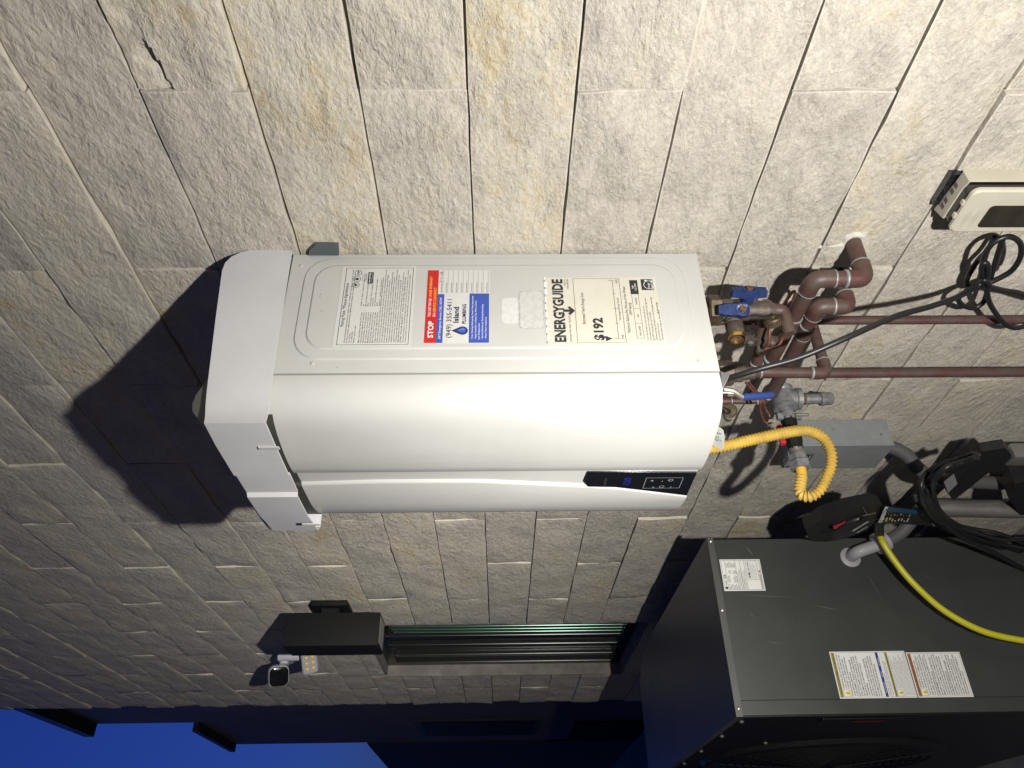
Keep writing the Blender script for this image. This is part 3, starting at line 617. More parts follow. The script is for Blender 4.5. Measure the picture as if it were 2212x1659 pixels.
def blue_handle(c, ax, n, L, wd, hub_off, parent, nm='handle'):
    c, ax, n = Vector(c), Vector(ax).normalized(), Vector(n).normalized(); ax = (ax-n*ax.dot(n)).normalized(); s = n.cross(ax)
    pl = [(-L/2, -wd*.33), (-L*.16, -wd*.5), (L*.16, -wd*.5), (L/2, -wd*.33), (L/2, wd*.33), (L*.16, wd*.5), (-L*.16, wd*.5), (-L/2, wd*.33)]
    o = MB().prism([c+ax*a+s*b+n*.003 for a, b in pl], n*.012).build(nm, vbluew, parent, smooth=30)
    hc = c+ax*hub_off
    MB().lathe(hc-n*.012, n, [(0, .009), (.004, .0115), (.020, .0125), (.028, .0120), (.029, .0095), (.0275, .0085)], 18).build('hub', vbluew, o, smooth=35)
    hexnut(MB(), hc+n*.0152, n, .0062, .0045).build('nut', rustm, o, smooth=20)
    return o
pc = PX(1616, 640, vx+.03); blue_handle((vx+.028, pc.y, pc.z), (0, 0, 1), (1, .35, 0), .060, .022, 0, va)
pc = PY(1583, 668, vy-.02); blue_handle((vx+.020, vy-.020, pc.z), (0, 0, 1), (.9, -.35, 0), .053, .020, -.014, va)
MB().tube([V(vx, vy, PX(1616, 650, vx).z-H), V(vx+.03, vy+.008, PX(1616, 650, vx).z-H)], .008, 12).build('stem', bronze, va, smooth=40)
po = PX(1592, 732, vx); yo = po.y
MB().lathe((vx, vy, po.z), (0, -1, 0), [(0, .016), (.015, .017), (.02, .0135)]+[(.021+.0028*i, .0142+(.0012 if i % 2 else 0)) for i in range(6)]+[(abs(yo-vy)-.004, .0138), (abs(yo-vy)-.004, .0115)], 24).build('outlet', bronze, va, smooth=30)
MB().lathe((vx, yo+.008, po.z), (0, -1, 0), [(-.012, .0118), (0, .0137), (.0065, .0143), (.009, .0136), (.0092, .0118), (-.010, .0112), (-.011, .001)], 24).build('outlet_rim', brass, va, smooth=30)
# hanging service cap and its strap
pcap = PX(1670, 690, vx-.005)
capt = tag(thing('service_cap', pcap, 'ribbed tarnished brass cap hanging on a black strap beside the blue handle', 'cap'))
n = Vector((.72, .38, .30)).normalized()
MB().lathe(pcap-n*.009, n, [(0, .0145), (.001, .0165), (.012, .0165), (.0145, .015), (.015, .0075), (.019, .0070), (.0195, .004)], 22).build('cap', brass_d, capt, smooth=30)
for k in range(22):
    a = 2*math.pi*k/22; rf = n.orthogonal().normalized(); d = rf*math.cos(a)+n.cross(rf)*math.sin(a)
    MB().obox(pcap-n*.003+d*.0168, n*.0055, d*.0007, n.cross(d)*.0011).build('rib', brass_d, capt)
MB().tube(catmull([PX(1604, 684, vx+.004), PX(1630, 680, vx+.006), PX(1655, 683, vx+.006), pcap+n*.011], 6), .0024, 8).build('strap', blackrub, capt, smooth=40)
# ground clamp with copper wire
gp0, gp1 = PY(1656, 655, -.085), PY(1634, 790, ye+.006); gc = gp0.lerp(gp1, .55); gd = (gp1-gp0).normalized()
gk = tag(thing('ground_clamp', gc, 'small bronze ground clamp with screws gripping the maroon pipe', 'clamp'))
MB().lathe(gc-gd*.008, gd, [(0, .0115), (0, .0142), (.016, .0142), (.016, .0115)], 18).build('band', bronze, gk, smooth=30)
gs_ = gd.cross(Vector((1, -.4, .2))).normalized(); gn = gs_.cross(gd).normalized()
if gn.y > 0: gn = -gn
for s in (-1, 1):
    e = gc+gs_*.019*s+gn*.004; MB().obox(e, gs_*.010, gn*.005, gd*.008, .0015).build('ear', bronze, gk)
    sc_ = MB().lathe(e+gn*.003, gn, [(0, .003), (.004, .003), (.004, .0062), (.0068, .0055), (.0085, .002)], 14).build('screw', steel, gk, smooth=40)
    MB().obox(e+gn*.0116, gs_*.0045, gn*.0003, gd*.0006).build('slot', blackrub, sc_)
lug = gc+gn*.016+gd*.012; MB().lathe(lug-gd*.006, gd, [(0, .0065), (.012, .0075), (.016, .0062), (.019, .003)], 14).build('wire_lug', steel, gk, smooth=40)
cw = tag(thing('ground_wire', PY(1715, 629, -.02), 'bare copper wire bent in a hook from the pipe clamp', 'wire'))
MB().tube(catmull([lug, PY(1660, 742, -.13), PY(1664, 705, -.11), PY(1680, 678, -.075), PY(1698, 650, -.045), PY(1712, 631, -.028), PY(1718, 633, -.02), PY(1712, 652, -.02), PY(1703, 684, -.016), PY(1700, 700, -.012)], 8), .0028, 10).build('wire', coppr, cw, smooth=50)
MB().tube(catmull([lug, PY(1679, 748, -.12), PY(1690, 730, -.112), PY(1697, 712, -.108)], 6), .0028, 10).build('wire_end', coppr, cw, smooth=50)
# second valve, half hidden by the heater's lip, with its lever
x2 = PY(1575, 806, -.165).x
v2 = tag(thing('hot_valve', (x2, -.165, H-.42), 'dull brass valve under the heater corner with a blue coated lever', 'valve'))
hexnut(MB(), (x2, -.165, PX(1560, 806, x2).z-.02), (0, 0, 1), .023, .032).build('union_nut', bronze, v2, smooth=20)
MB().lathe((x2, -.165, PX(1628, 806, x2).z), (0, 0, 1), [(0, .0115), (.02, .013), (.021, .0165), (.062, .0165)], 18).build('valve_body', bronze, v2, smooth=35)
lv0, lv1, lv2, lv3 = PY(1563, 842, -.235), PY(1583, 845, -.238), PY(1602, 858, -.245), PY(1672, 853, -.235)
MB().tube([lv0, lv1, lv2, lv2.lerp(lv3, .2)], .0052, 8).build('lever_arm', steel, v2, smooth=30)
MB().tube([lv2.lerp(lv3, .02), lv2.lerp(lv3, .05), lv2.lerp(lv3, .92), lv3], [.0045, .0064, .0064, .0030], 10).build('lever_grip', vblue, v2, smooth=40)
MB().tube([Vector((x2, -.18, lv0.z)), lv0], .0055, 10).build('stem', steel, v2, smooth=40)
MB().tube(catmull([PY(1556, 849, -.27), PY(1568, 848, -.262), PY(1584, 850, -.25)], 4), .0013, 6).build('cable_tie', wht, v2)
# loose round cap below the heater's front
pk = PY(1576, 887, -.20)
lc = tag(thing('drain_cap', pk, 'round brown cap dangling by a black strap near the yellow gas hose', 'cap')); n = (CAM-pk).normalized(); n = (n+Vector((.1, 0, .25))).normalized()
MB().lathe(pk-n*.010, n, [(0, .0118), (.002, .0128), (.009, .0128), (.0105, .0118), (.0105, .0042), (.0125, .0040), (.0127, .001)], 26).build('cap', brass_d, lc, smooth=30)
MB().tube(catmull([PY(1554, 873, -.21), PY(1562, 880, -.213), PY(1571, 884, -.214), PY(1577, 888, -.214), PY(1571, 893, -.214), PY(1560, 890, -.213)], 5), .0018, 8).build('strap', blackrub, lc, smooth=40)

# ---- gas branch: tee, capped nipple, shutoff, union, yellow corrugated hose
XG = PY(1686, 836, -.025).x
g0, gt, g2, g3, g4 = Vector((XG, .02, PX(1684, 828, XG).z)), PX(1692, 862, XG), PX(1700, 915, XG), PX(1707, 968, XG), PX(1716, 1022, XG)
zt_ = gt.z
gas = tag(thing('gas_pipe', (XG, 0, zt_), 'grey galvanised gas tee with a capped drip leg and black shutoff valve', 'gas pipe'))
def yl(p): return p.y
MB().lathe((XG, .02, zt_), (0, -1, 0), [(0, .0135), (abs(.02-yl(gt))-.02, .0135)], 18).build('pipe', iron, gas, smooth=40)
MB().lathe((XG, yl(gt)+.028, zt_), (0, -1, 0), [(0, .020), (.002, .0245), (.010, .0245), (.013, .0225), (.03, .0235), (.044, .0225), (.047, .0245), (.055, .0245), (.057, .020)], 24).build('tee', iron, gas, smooth=35)
MB().lathe((XG, yl(gt), zt_), (0, 0, -1), [(0, .0215), (.024, .0205), (.026, .0238), (.036, .0238), (.038, .018)], 24).build('tee_branch', iron, gas, smooth=35)
zc1 = PX(1772, 869, XG).z; MB().lathe((XG, yl(gt), zt_-.03), (0, 0, -1), [(0, .0112), (zt_-.03-zc1+.012, .0112)], 20).build('drip_leg', iron, gas, smooth=40)
MB().lathe((XG, yl(gt), zt_-.0378), (0, 0, -1), [(0, .0116), (.006, .0118), (.009, .0113)], 20).build('rust_ring', rustm, gas, smooth=40)
MB().lathe((XG, yl(gt), zc1), (0, 0, -1), [(0, .0125), (.001, .0155), (.008, .0155), (.010, .0142), (.024, .0140), (.028, .0115), (.030, .004)], 20).build('cap', iron, gas, smooth=35)
y1_, y2_, y3_, y4_ = yl(gt)-.029, yl(g2), yl(g3), yl(g4)
MB().lathe((XG, y1_, zt_), (0, -1, 0), [(0, .0135), (y1_-y2_, .0135)], 18).build('nipple', iron, gas, smooth=40)
sv = MB().lathe((XG, y2_+.012, zt_), (0, -1, 0), [(0, .0145), (.002, .0172), (.022, .0172), (.03, .0160), (.036, .0190), (.055, .0190), (y2_-y3_+.005, .0165), (y2_-y3_+.018, .0165)], 8).build('shutoff_valve', mat('black_iron', (.022, .021, .020), .5, .5, var=.4, vscale=90), gas, smooth=30)
ph = PX(1668, 946, XG+.004); MB().obox((XG+.016, ph.y, zt_+.030), (.006, 0, .001), (0, .022, 0), (-.001, 0, .0055), .0015).build('handle', redv, gas)
MB().lathe((XG+.012, ph.y, zt_+.014), (0, 0, 1), [(0, .006), (.014, .006)], 12).build('valve_stem', iron, sv, smooth=40)
yq = y3_-.016
for k, (a, l, rr) in enumerate(((0, .013, .0195), (.015, .017, .0222))): hexnut(MB(), (XG, yq-a, zt_), (0, -1, 0), rr, l).build('union_nut', iron, gas, smooth=20)
MB().lathe((XG, y3_-.004, zt_), (0, -1, 0), [(0, .0162), (.006, .0150), (.014, .0150)], 18).build('union_collar', steel, gas, smooth=40)
# bonding clamp with two thin copper wires
MB().lathe((XG, y1_-.010, zt_), (0, -1, 0), [(0, .0135), (0, .0168), (.016, .0168), (.016, .0135)], 18).build('bonding_clamp', iron, gas, smooth=30)
for s, zz in ((1, .019), (-1, -.02)): MB().obox((XG+.004, y1_-.018, zt_+zz), (.006, 0, 0), (0, .007, 0), (0, 0, .006), .0012).build('clamp_ear', iron, gas)
MB().tube([(XG+.012, y1_-.018, zt_-.012), (XG+.012, y1_-.018, zt_-.040)], .0035, 10).build('clamp_screw', steel, gas, smooth=40)
for pts in (((1640, 862, -.13), (1642, 885, -.135), (1650, 908, -.14), (1660, 915, -.145), (1668, 913, -.15)), ((1647, 862, -.13), (1652, 880, -.135), (1660, 893, -.14), (1663, 900, -.145))):
    wq = [PY(u, v, y) for u, v, y in pts]; MB().tube(catmull([Vector((wq[0].x, wq[0].y+.04, wq[0].z+.02))]+wq, 6), .0024, 8).build('bond_wire', coppr, gas, smooth=50)
yelm = mat('yellow_hose_coating', (.62, .42, .075), .5, 0., vscale=34, col2=(.46, .31, .07)); yeld = mat('yellow_hose_smooth', (.66, .40, .05), .5)
ylow = tag(thing('gas_hose', PY(1534, 970, -.25), 'yellow corrugated gas connector hose looping below the heater', 'hose'))
hx = lambda u, v, t: PX(u, v, -1.285+(XG+1.285)*t)
hk = [hx(1515, 972, 0), hx(1560, 965, 0), hx(1620, 951, .05), hx(1690, 936, .12), hx(1738, 930, .2), hx(1772, 941, .3), hx(1792, 968, .42), hx(1796, 1000, .55), hx(1784, 1036, .7), hx(1768, 1062, .82), hx(1747, 1073, .92), hx(1728, 1064, 1.), Vector((XG, yq-.044, zt_)), Vector((XG, yq-.028, zt_))]
cv_ = catmull(hk, 60); 
L_ = [0.]
for a, b in zip(cv_, cv_[1:]): L_.append(L_[-1]+(b-a).length)
pit = .0072; res = []; rad = []; tot = L_[-1]; i = 0; s = 0.
while s < tot-.019:
    while L_[i+1] < s: i += 1
    t = (s-L_[i])/max(1e-9, L_[i+1]-L_[i]); res.append(cv_[i].lerp(cv_[i+1], t)); rad.append(.0098+.0018*math.cos(2*math.pi*s/pit)); s += pit/6
MB().tube(res, rad, 20).build('corrugated_hose', yelm, ylow, smooth=60)
MB().tube([res[-2], res[-1].lerp(hk[-1], .6), hk[-1]], .0106, 18).build('end_sleeve', yeld, ylow, smooth=50)
tg = [q4(165, 1325), q4(200, 1180), q4(232, 1092), q4(275, 1105), q4(310, 1135), q4(330, 1230), q4(322, 1310), q4(293, 1400), q4(230, 1365)]
tp = [PY(u, v, -.285-.006*math.sin(i*.7)) for i, (u, v) in enumerate(tg)]
tgo = tag(thing('warning_tag', tp[0], 'curled white paper tag with black print on the yellow gas hose', 'tag'))
MB().prism(tp, (0.0003, .0004, 0)).build('paper', paper, tgo)
dirx = (PY(*q4(305, 1195), -.293)-PY(*q4(215, 1155), -.293)).normalized()
for (a, b, t, wd) in ((210, 1160, ', natural.', .0135), (192, 1212, 'urado,', .0115), (188, 1240, 'ión se haya', .0185)):
    o_ = PY(*q4(a, b), -.2935); nn = (CAM-o_).normalized(); ey_ = nn.cross(dirx).normalized()
    pp = Print(o_, dirx, ey_); pp.text(ink, t, 0, 0, .0026, wd, bold=.02); pp.build(tgo)

# ---- black cable from the heater to the coil of cord beside the timer
cb = tag(thing('power_cable', PY(1560, 826, -.24), 'black power cable slung from the heater to a tied bundle by the timer', 'cable'))
main = [(1548, 828, -.225), (1572, 818, -.235), (1640, 797, -.235), (1728, 772, -.225), (1830, 729, -.205), (1933, 684, -.165), (2010, 662, -.125), (2065, 643, -.09), (2105, 622, -.065), (2122, 610, -.058)]
MB().tube(catmull([PY(*p) for p in main], 10), .0050, 12).build('cable', blackrub, cb, smooth=60)
def lp(pts, y0, y1): n_ = len(pts); return catmull([PY(*r4(a, b), y0+(y1-y0)*i/(n_-1)) for i, (a, b) in enumerate(pts)], 8)
for pts, y0, y1 in (([(1345, 985), (1345, 850), (1380, 740), (1450, 668), (1550, 640), (1625, 690), (1625, 790), (1560, 890), (1450, 955), (1370, 985)], -.06, -.05),
                    ([(1355, 985), (1338, 890), (1355, 835), (1385, 850), (1385, 920), (1368, 990)], -.062, -.066), ([(1500, 640), (1465, 750), (1410, 930), (1380, 1050), (1350, 1125), (1280, 1165), (1200, 1145), (1168, 1095), (1220, 1045), (1320, 995), (1360, 980)], -.03, -.062),
                    ([(1370, 1000), (1500, 1035), (1600, 1050), (1680, 1075), (1760, 1100)], -.06, -.05), ([(1372, 1005), (1400, 1130), (1480, 1250), (1560, 1308), (1650, 1302), (1760, 1260)], -.065, -.05), ([(1440, 640), (1380, 740), (1300, 830), (1230, 960), (1260, 1010), (1330, 990)], -.02, -.035)):
    MB().tube(lp(pts, y0, y1), .0047, 12).build('cord_loop', blackrub, cb, smooth=60)
MB().tube(catmull([PY(*r4(1335, 975), -.072), PY(*r4(1365, 960), -.075), PY(*r4(1400, 1000), -.072), PY(*r4(1370, 1020), -.06), PY(*r4(1335, 990), -.06)], 6), .0040, 10).build('knot', blackrub, cb, smooth=60)

# ---- grey disconnect box and its conduit
gbx = mat('grey_box_paint', (.235, .25, .255), .5, 0., var=.12, vscale=30); gdk = mat('grey_flex_conduit', (.085, .085, .088), .6)
XE = -1.57; eb = tag(thing('disconnect_box', (-1.62, 0, H-.92), 'grey painted electrical disconnect box on the wall behind the gas hose', 'electrical box'))
MB().box((XE, -.002, H-.922), (XE-.108, -.070, H-.704), .003).build('box', gbx, eb, smooth=30)
cvx = MB().prism([V(XE+.002, -.0735, -.700), V(XE-.060, -.0735, -.700), V(XE-.066, -.0735, -.722), V(XE-.112, -.0735, -.735), V(XE-.112, -.0735, -.925), V(XE+.002, -.0735, -.925)], (0, .0055, 0)).build('cover', gbx, eb)
MB().box((XE+.0012, -.004, H-.9235), (XE+.003, -.069, H-.702)).build('cover_flange', gbx, eb)
MB().box((XE-.069, -.052, H-.704), (XE-.109, -.0699, H-.7)).build('hasp', gbx, eb)
lb = MB().box((XE-.035, -.0740, H-.750), (XE-.078, -.0745, H-.722)).build('label', ink, eb)
pp = Print((XE-.078, -.0746, H-.750), (1, 0, 0), EY); pp.frame(silv, .001, .001, .042, .027, .001); [pp.rect(silv, .005, .006+.006*k, .037-.006*(k % 2), .0085+.006*k) for k in range(3)]; pp.build(lb)
for y, z in ((-.03, -.79), (-.045, -.9)): MB().lathe(V(XE+.003, y, z), (1, 0, 0), [(0, .003), (.0015, .003), (.002, .001)], 10).build('screw', steel, eb, smooth=40)
cd = tag(thing('flex_conduit', V(-1.63, -.04, -.92), 'dark grey flexible conduit curving out of the disconnect box', 'conduit'))
MB().tube(catmull([V(-1.63, -.04, -.90), V(-1.630, -.043, -.945), V(-1.638, -.06, -.985), V(-1.66, -.09, -1.02), V(-1.69, -.10, -1.08), V(-1.72, -.1, -1.25)], 8), .0165, 16).build('conduit', gdk, cd, smooth=60)
MB().lathe(V(-1.63, -.04, -.918), (0, 0, -1), [(0, .022), (.012, .022), (.014, .019), (.026, .019)], 18).build('fitting', iron, cd, smooth=30)

# ---- beige timer box with its open shroud
beige = mat('beige_plastic', (.52, .49, .40), .5, 0., var=.08, vscale=30); smoke = mat('smoked_window', (.035, .030, .022), .2, var=.3, vscale=50)
tb = tag(thing('timer_box', V(-.84, 0, -.9), 'beige weatherproof timer box with a smoked window at the wall', 'timer box'))
T0 = -.708
MB().box((-.812, -.001, H-1.0), (-.875, -.012, H+T0)).build('back_plate', blackp, tb)
fr = MB().box((-.808, -.002, H-1.0), (-.8105, -.031, H+T0-.018), .001); fr.build('side_wall', beige, tb)
zt2 = H-.718
tq = [PZ(*r4(a, b), zt2) for a, b in ((1205, 160), (1010, 410), (988, 438), (1052, 503), (1200, 280), (1248, 232))]
MB().prism(tq, (0, 0, -.003)).build('top_wall', beige, tb)
for (a, b) in ((1152, 262), (1124, 305), (1078, 372), (1052, 414)):
    c = PZ(*r4(a, b), zt2); MB().obox((c.x, c.y, c.z), (.0036, 0, 0), (0, .0045, 0), (0, 0, .0005)).build('slot', mat('slot_shadow', (.12, .11, .095), .8), tb)
for k in range(9): MB().prism([(-.8085, -.004, H+T0-.03-k*.011), (-.8085, -.004, H+T0-.036-k*.011), (-.8035, -.004, H+T0-.033-k*.011)], (0, .003, 0)).build('tooth', beige, tb)
MB().box((-.813, -.0125, H-1.0), (-.876, -.052, H+T0-.012), .004).build('gasket', blackp, tb)
def cov(x0, x1, z0, z1, r, y): return [(p, y, q) for p, q in rrect(x0, x1, z0, z1, r, 5)]
cx0, cx1, cz1 = -.889, -.801, H-.7225
cvr = MB().loops([cov(cx0, cx1, H-1.0, cz1, .012, -.0525), cov(cx0, cx1, H-1.0, cz1, .012, -.058), cov(cx0+.003, cx1-.003, H-.997, cz1-.003, .010, -.0605)]).build('cover', beige, tb, smooth=30)
wa, wb, wc, wd_ = PY(*r4(1272, 470), -.061), PY(*r4(1330, 415), -.061), PY(*r4(1700, 440), -.061), PY(*r4(1700, 560), -.061)
MB().loops([cov(-.877, -.831, H-.93, H-.763, .007, -.0606), cov(-.877, -.831, H-.93, H-.763, .007, -.0612)]).build('window', smoke, cvr)
pp = Print((-.858, -.0607, H-.744), (1, 0, 0), EY)
beige2 = mat('beige_emboss', (.60, .57, .47), .45)
for k in range(5): pp.ring(beige2, 0, 0, .0045+.0016*k, .0006, .0003+.0002*(k % 2), 28, sx=2.1)
pp.build(cvr)
for (a, b) in ((1200, 392), (1134, 485)):
    c = PY(*r4(a, b), -.055); MB().box((c.x-.004, -.050, cz1-.001), (c.x+.004, -.057, cz1+.0035), .0008).build('hinge_lug', beige, tb)

# ================================================================== air conditioner condenser
XK, YK0, YK1, ZK = -1.941, -.15, -.585, H-.5545
gun_g = mat('condenser_grey', (.046, .050, .047), .42, .15, var=.10, vscale=7, bump=.05, bscale=500, bdist=.0003); gun_t = mat('condenser_top_paint', (.085, .088, .085), .38, .2, var=.1, vscale=5)
blk_front = mat('black_grille', (.010, .010, .011), .38, .2); warn = mat('label_white', (.70, .70, .67), .6)
ac = tag(thing('air_conditioner', (-2.55, -.37, 0), 'dark grey outdoor air conditioning condenser with warning labels on its side', 'air conditioner'))
XL = -3.19
MB().box((XL, YK1, .07), (XK, YK0, ZK-.012)).build('cabinet', gun_g, ac)
MB().box((XK, YK0-.002, .075), (XK+.0035, YK1+.030, ZK-.014)).build('service_panel', gun_g, ac)
MB().box((XK, YK1+.029, .075), (XK+.006, YK1-.004, ZK-.014), .002).build('corner_post', gun_g, ac)
MB().prism([(XK+.010, YK0+.004, ZK-.016), (XL+.12, YK0+.004, ZK-.016), (XL, YK0-.10, ZK-.016), (XL, YK1-.008, ZK-.016), (XK+.010, YK1-.008, ZK-.016)], (0, 0, .016)).build('top_cover', gun_t, ac)
for y in (-.158, -.342, -.575): MB().lathe((XK+.010, y, ZK-.0085), (1, 0, 0), [(0, .0045), (.002, .0045), (.0035, .002)], 10).build('screw', steel, ac, smooth=40)
MB().lathe((XK+.0036, -.2, ZK-.365), (1, 0, 0), [(0, .0095), (.001, .0095), (.0012, .0045), (.0003, .004)], 14).build('plug', gun_g, ac, smooth=30)
for y, z in ((-.345, -.385), (-.35, -.40), (-.34, -.55)): MB().lathe((XK+.0036, y, ZK+z), (1, 0, 0), [(0, .0035), (.0016, .0035), (.002, .001)], 10).build('screw', gun_g, ac, smooth=40)
# front: black plate with the round fan guard
fp = MB().box((XL+.01, YK1-.0005, .09), (XK-.008, YK1-.006, ZK-.018)).build('front_plate', blk_front, ac)
fcx, fcz, fr_ = -2.62, ZK-.43, .33
MB().lathe((fcx, YK1-.006, fcz), (0, -1, 0), [(0, fr_+.03), (.012, fr_+.022), (.016, fr_+.005), (.014, fr_-.01)], 48).build('fan_ring', blk_front, fp, smooth=40)
for k in range(13):
    rr = .05+k*.024; n_ = 40
    MB().tube([(fcx+rr*math.cos(2*math.pi*i/n_), YK1-.020-.012*(1-(rr/fr_)**2), fcz+rr*math.sin(2*math.pi*i/n_)) for i in range(n_)], .0022, 5, closed=True).build('guard_ring', blk_front, fp)
for k in range(12):
    a = 2*math.pi*k/12; MB().tube([(fcx+.04*math.cos(a), YK1-.036, fcz+.04*math.sin(a)), (fcx+fr_*math.cos(a), YK1-.018, fcz+fr_*math.sin(a))], .003, 6).build('guard_spoke', blk_front, fp)
for (x, z) in ((-2.2, -.03), (-2.45, -.03), (-2.7, -.03), (-2.0, -.03), (-2.32, -.18)): MB().lathe((x, YK1-.006, ZK+z), (0, -1, 0), [(0, .0065), (.003, .0065), (.005, .003)], 10).build('screw', MATS['lamp_head_grey'] if 'lamp_head_grey' in MATS else gun_t, fp, smooth=40)
logo = MB().box((-2.02, YK1-.0065, ZK-.42), (-1.975, YK1-.009, ZK-.22), .002).build('badge', blk_front, fp)
pp = Print((-2.0, YK1-.0092, ZK-.40), (0, 0, 1), (-1, 0, 0)); pp.poly(mat('badge_red', (.20, .02, .01), .4), [(.02, -.008), (.11, -.004), (.085, .012), (.03, .010)]); pp.build(logo)
scr = mat('paint_scratch', (.085, .09, .085), .5)
for (y0, z0, y1, z1, w_) in ((-.17, -.655, -.2, -.672, .0022), (-.30, -.60, -.31, -.76, .0008), (-.33, -.80, -.345, -.865, .0012), (-.24, -.955, -.33, -.985, .0009), (-.36, -.645, -.345, -.63, .0010), (-.42, -.66, -.425, -.70, .0008), (-.25, -1.1, -.27, -1.13, .0009)):
    a, b = Vector((XK+.0038, y0, H+z0)), Vector((XK+.0038, y1, H+z1)); n_ = (b-a).normalized().cross(Vector((1, 0, 0)))*w_
    MB().add([a, a.lerp(b, .5)+n_, b, a.lerp(b, .5)-n_], [(0, 1, 2, 3)]).build('scratch', scr, ac)
# rating plate
XQ = XK+.0036
def side_sheet(nm, y0, y1, z0, z1, label): return tag(MB().box((XQ, y0, H+z0), (XQ+.0005, y1, H+z1)).build(nm, warn, ac), label)
rt = side_sheet('rating_plate', -.291, -.207, -.685, -.579, 'small white rating plate with barcode at the top of the condenser')
pp = Print((XQ+.0006, -.291, H-.685), EX, EY); pp.frame(ink, .0025, .0025, .0815, .1035, .0007)
for y in (.0935, .0665, .0545, .043): pp.rect(ink, .0025, y, .0815, y+.0006)
pp.disc(ink, .008, .0985, .0036); pp.text(ink, 'TRANE', .0135, .0967, .0032, .014, bold=.03); pp.text(ink, 'XR', .031, .0955, .0062, .013, bold=.02)
for i in range(7):
    for j, (x0, wd) in enumerate(((.004, .016), (.022, .019), (.045, .012), (.062, .015))):
        rnd = random.Random(i*7+j); y = .0895-i*.0036
        if rnd.random() < .85: pp.text(ink, ('MOD NO', 'SERIAL', 'VOLTS AC', 'HZ 60 PH 1', 'MCA AMPS', 'MAX FUSE', 'OUTDOOR USE')[(i+j) % 7], x0, y, .0021, wd*(.6+.4*rnd.random()), bold=.02)
for i in range(5): pp.text(ink, ('FACTORY CHARGED HFC 410A', 'DESIGN PRESSURE HIGH 480 LOW 480 PSIG', 'MOTOR OUTDOOR FAN FLA HP', 'COMPRESSOR RLA LRA', 'USE COPPER CONDUCTORS ONLY')[i], .004, .0625-i*.0041, .0020, .045+.006*(i % 3), bold=.02)
pp.frame(ink, .029, .0105, .079, .0395, .0006); pp.text(ink, 'AHRI', .032, .0315, .0055, .017, bold=.05); pp.text(ink, 'CERTIFIED', .051, .0320, .0036, .025, bold=.02)
for i in range(4): pp.text(inkg, 'Unitary Small AC AHRI Standard 210/240', .032, .0272-i*.0038, .0020, .040-.005*(i % 2))
pp.text(ink, 'URL', .046, .0045, .0042, .009, bold=.04)
for i in range(34): pp.rect(ink, .0045+i*.00115, .0042, .0045+i*.00115+(.0005 if i % 3 else .0008), .0088)
pp.build(rt)
# the two warning labels
ylw = mat('warning_olive', (.30, .27, .05), .6); orn = mat('warning_orange', (.38, .13, .02), .6); bly = mat('notice_blue', (.012, .035, .22), .6); wyl = mat('warning_yellow', (.75, .62, .06), .6)
w1 = side_sheet('warning_label', -.555, -.446, -.997, -.811, 'white warning label with olive and blue bands and shock symbol')
pp = Print((XQ+.0006, -.555, H-.997), EX, EY); pp.frame(ink, .0025, .0025, .1065, .1835, .0005)
pp.rect(ylw, .003, .1755, .106, .183); pp.text(ink, '! WARNING/AVERTISSEMENT/ADVERTENCIA', .0045, .1775, .0036, .099, bold=.02, h=.0010)
def tri(p, x, y, s, t):
    p.frame(ink, x-.001, y-.001, x+s+.001, y+s+.001, .0004); p.poly(wyl, [(x, y), (x+s, y), (x+s/2, y+s*.92)], .0005); p.text(ink, t, x+s/2, y+s*.12, s*.5, None, 'C', bold=.06, h=.0010)
tri(pp, .005, .159, .014, '!')
A1 = ['WARNING: RISK OF ELECTRIC SHOCK.', 'CAN CAUSE INJURY OR DEATH: DIS-', 'CONNECT ALL REMOTE ELECTRIC', 'POWER SUPPLIES AND DISCHARGE CAPACI-', 'TORS BEFORE SERVICING.', 'AVERTISSEMENT: RISQUE DE DECHARGE', 'ELECTRIQUE, POUVANT CAUSER DES BLES-', 'SURES OU LA MORT: DECONNECTER TOUTES', 'LES ALIMENTATIONS ELECTRIQUES ET CON-', 'DENSATEURS DE DECHARGE D AVANT', 'L ENTRETIEN.', 'ADVERTENCIA: EL RIESGO DE DESCARGA', 'ELECTRICA, PUEDE CAUSAR LESIONES O', 'MUERTE: DESCONECTE TODAS LAS FUENTES', 'DE ALIMENTACION ELECTRICA Y DESCARGA', 'CAPACITORES ANTES DE REPARAR.']
for i, t in enumerate(A1):
    x = .022 if i < 3 else .005; pp.text(ink, t, x, .1695-i*.0058, .0033, min(.1055-x-.002, len(t)*.00255), bold=.025)
pp.rect(bly, .003, .068, .106, .0745); pp.text(wht, 'NOTICE       AVIS       AVISO', .012, .0697, .0030, .080, h=.0010)
for i, t in enumerate(('USE COPPER CONDUCTORS ONLY', 'N UTILISER QUE DES CONDUCTEURS EN CUIVRE', 'UTILICE UNICAMENTE CONDUCTORES DE COBRE')): pp.text(ink, t, .005, .0635-i*.0042, .0024, len(t)*.0020)
pp.rect(ylw, .003, .0455, .106, .0515); pp.text(ink, '! WARNING/AVERTISSEMENT/ADVERTENCIA', .0045, .0470, .0030, .099, bold=.02, h=.0010); tri(pp, .005, .031, .0125, '!')
for i in range(10): pp.text(inkg, ('HAZARDOUS VOLTAGE AND GAS UNDER PRESSURE IN SYSTEM', 'UNIT CONTAINS REFRIGERANT, FOLLOW SAFE PRACTICES', 'TENSION DANGEREUSE ET GAZ SOUS PRESSION DANS LE SYSTEME')[i % 3], .021 if i < 4 else .005, .0418-i*.0040, .0023, (.075 if i < 4 else .095)-.007*(i % 3))
pp.build(w1)
w2 = side_sheet('warning_label', -.555, -.450, -1.133, -.9995, 'white warning label with an orange band below the first one')
pp = Print((XQ+.0006, -.555, H-1.133), EX, EY); pp.frame(ink, .0025, .0025, .1025, .131, .0005)
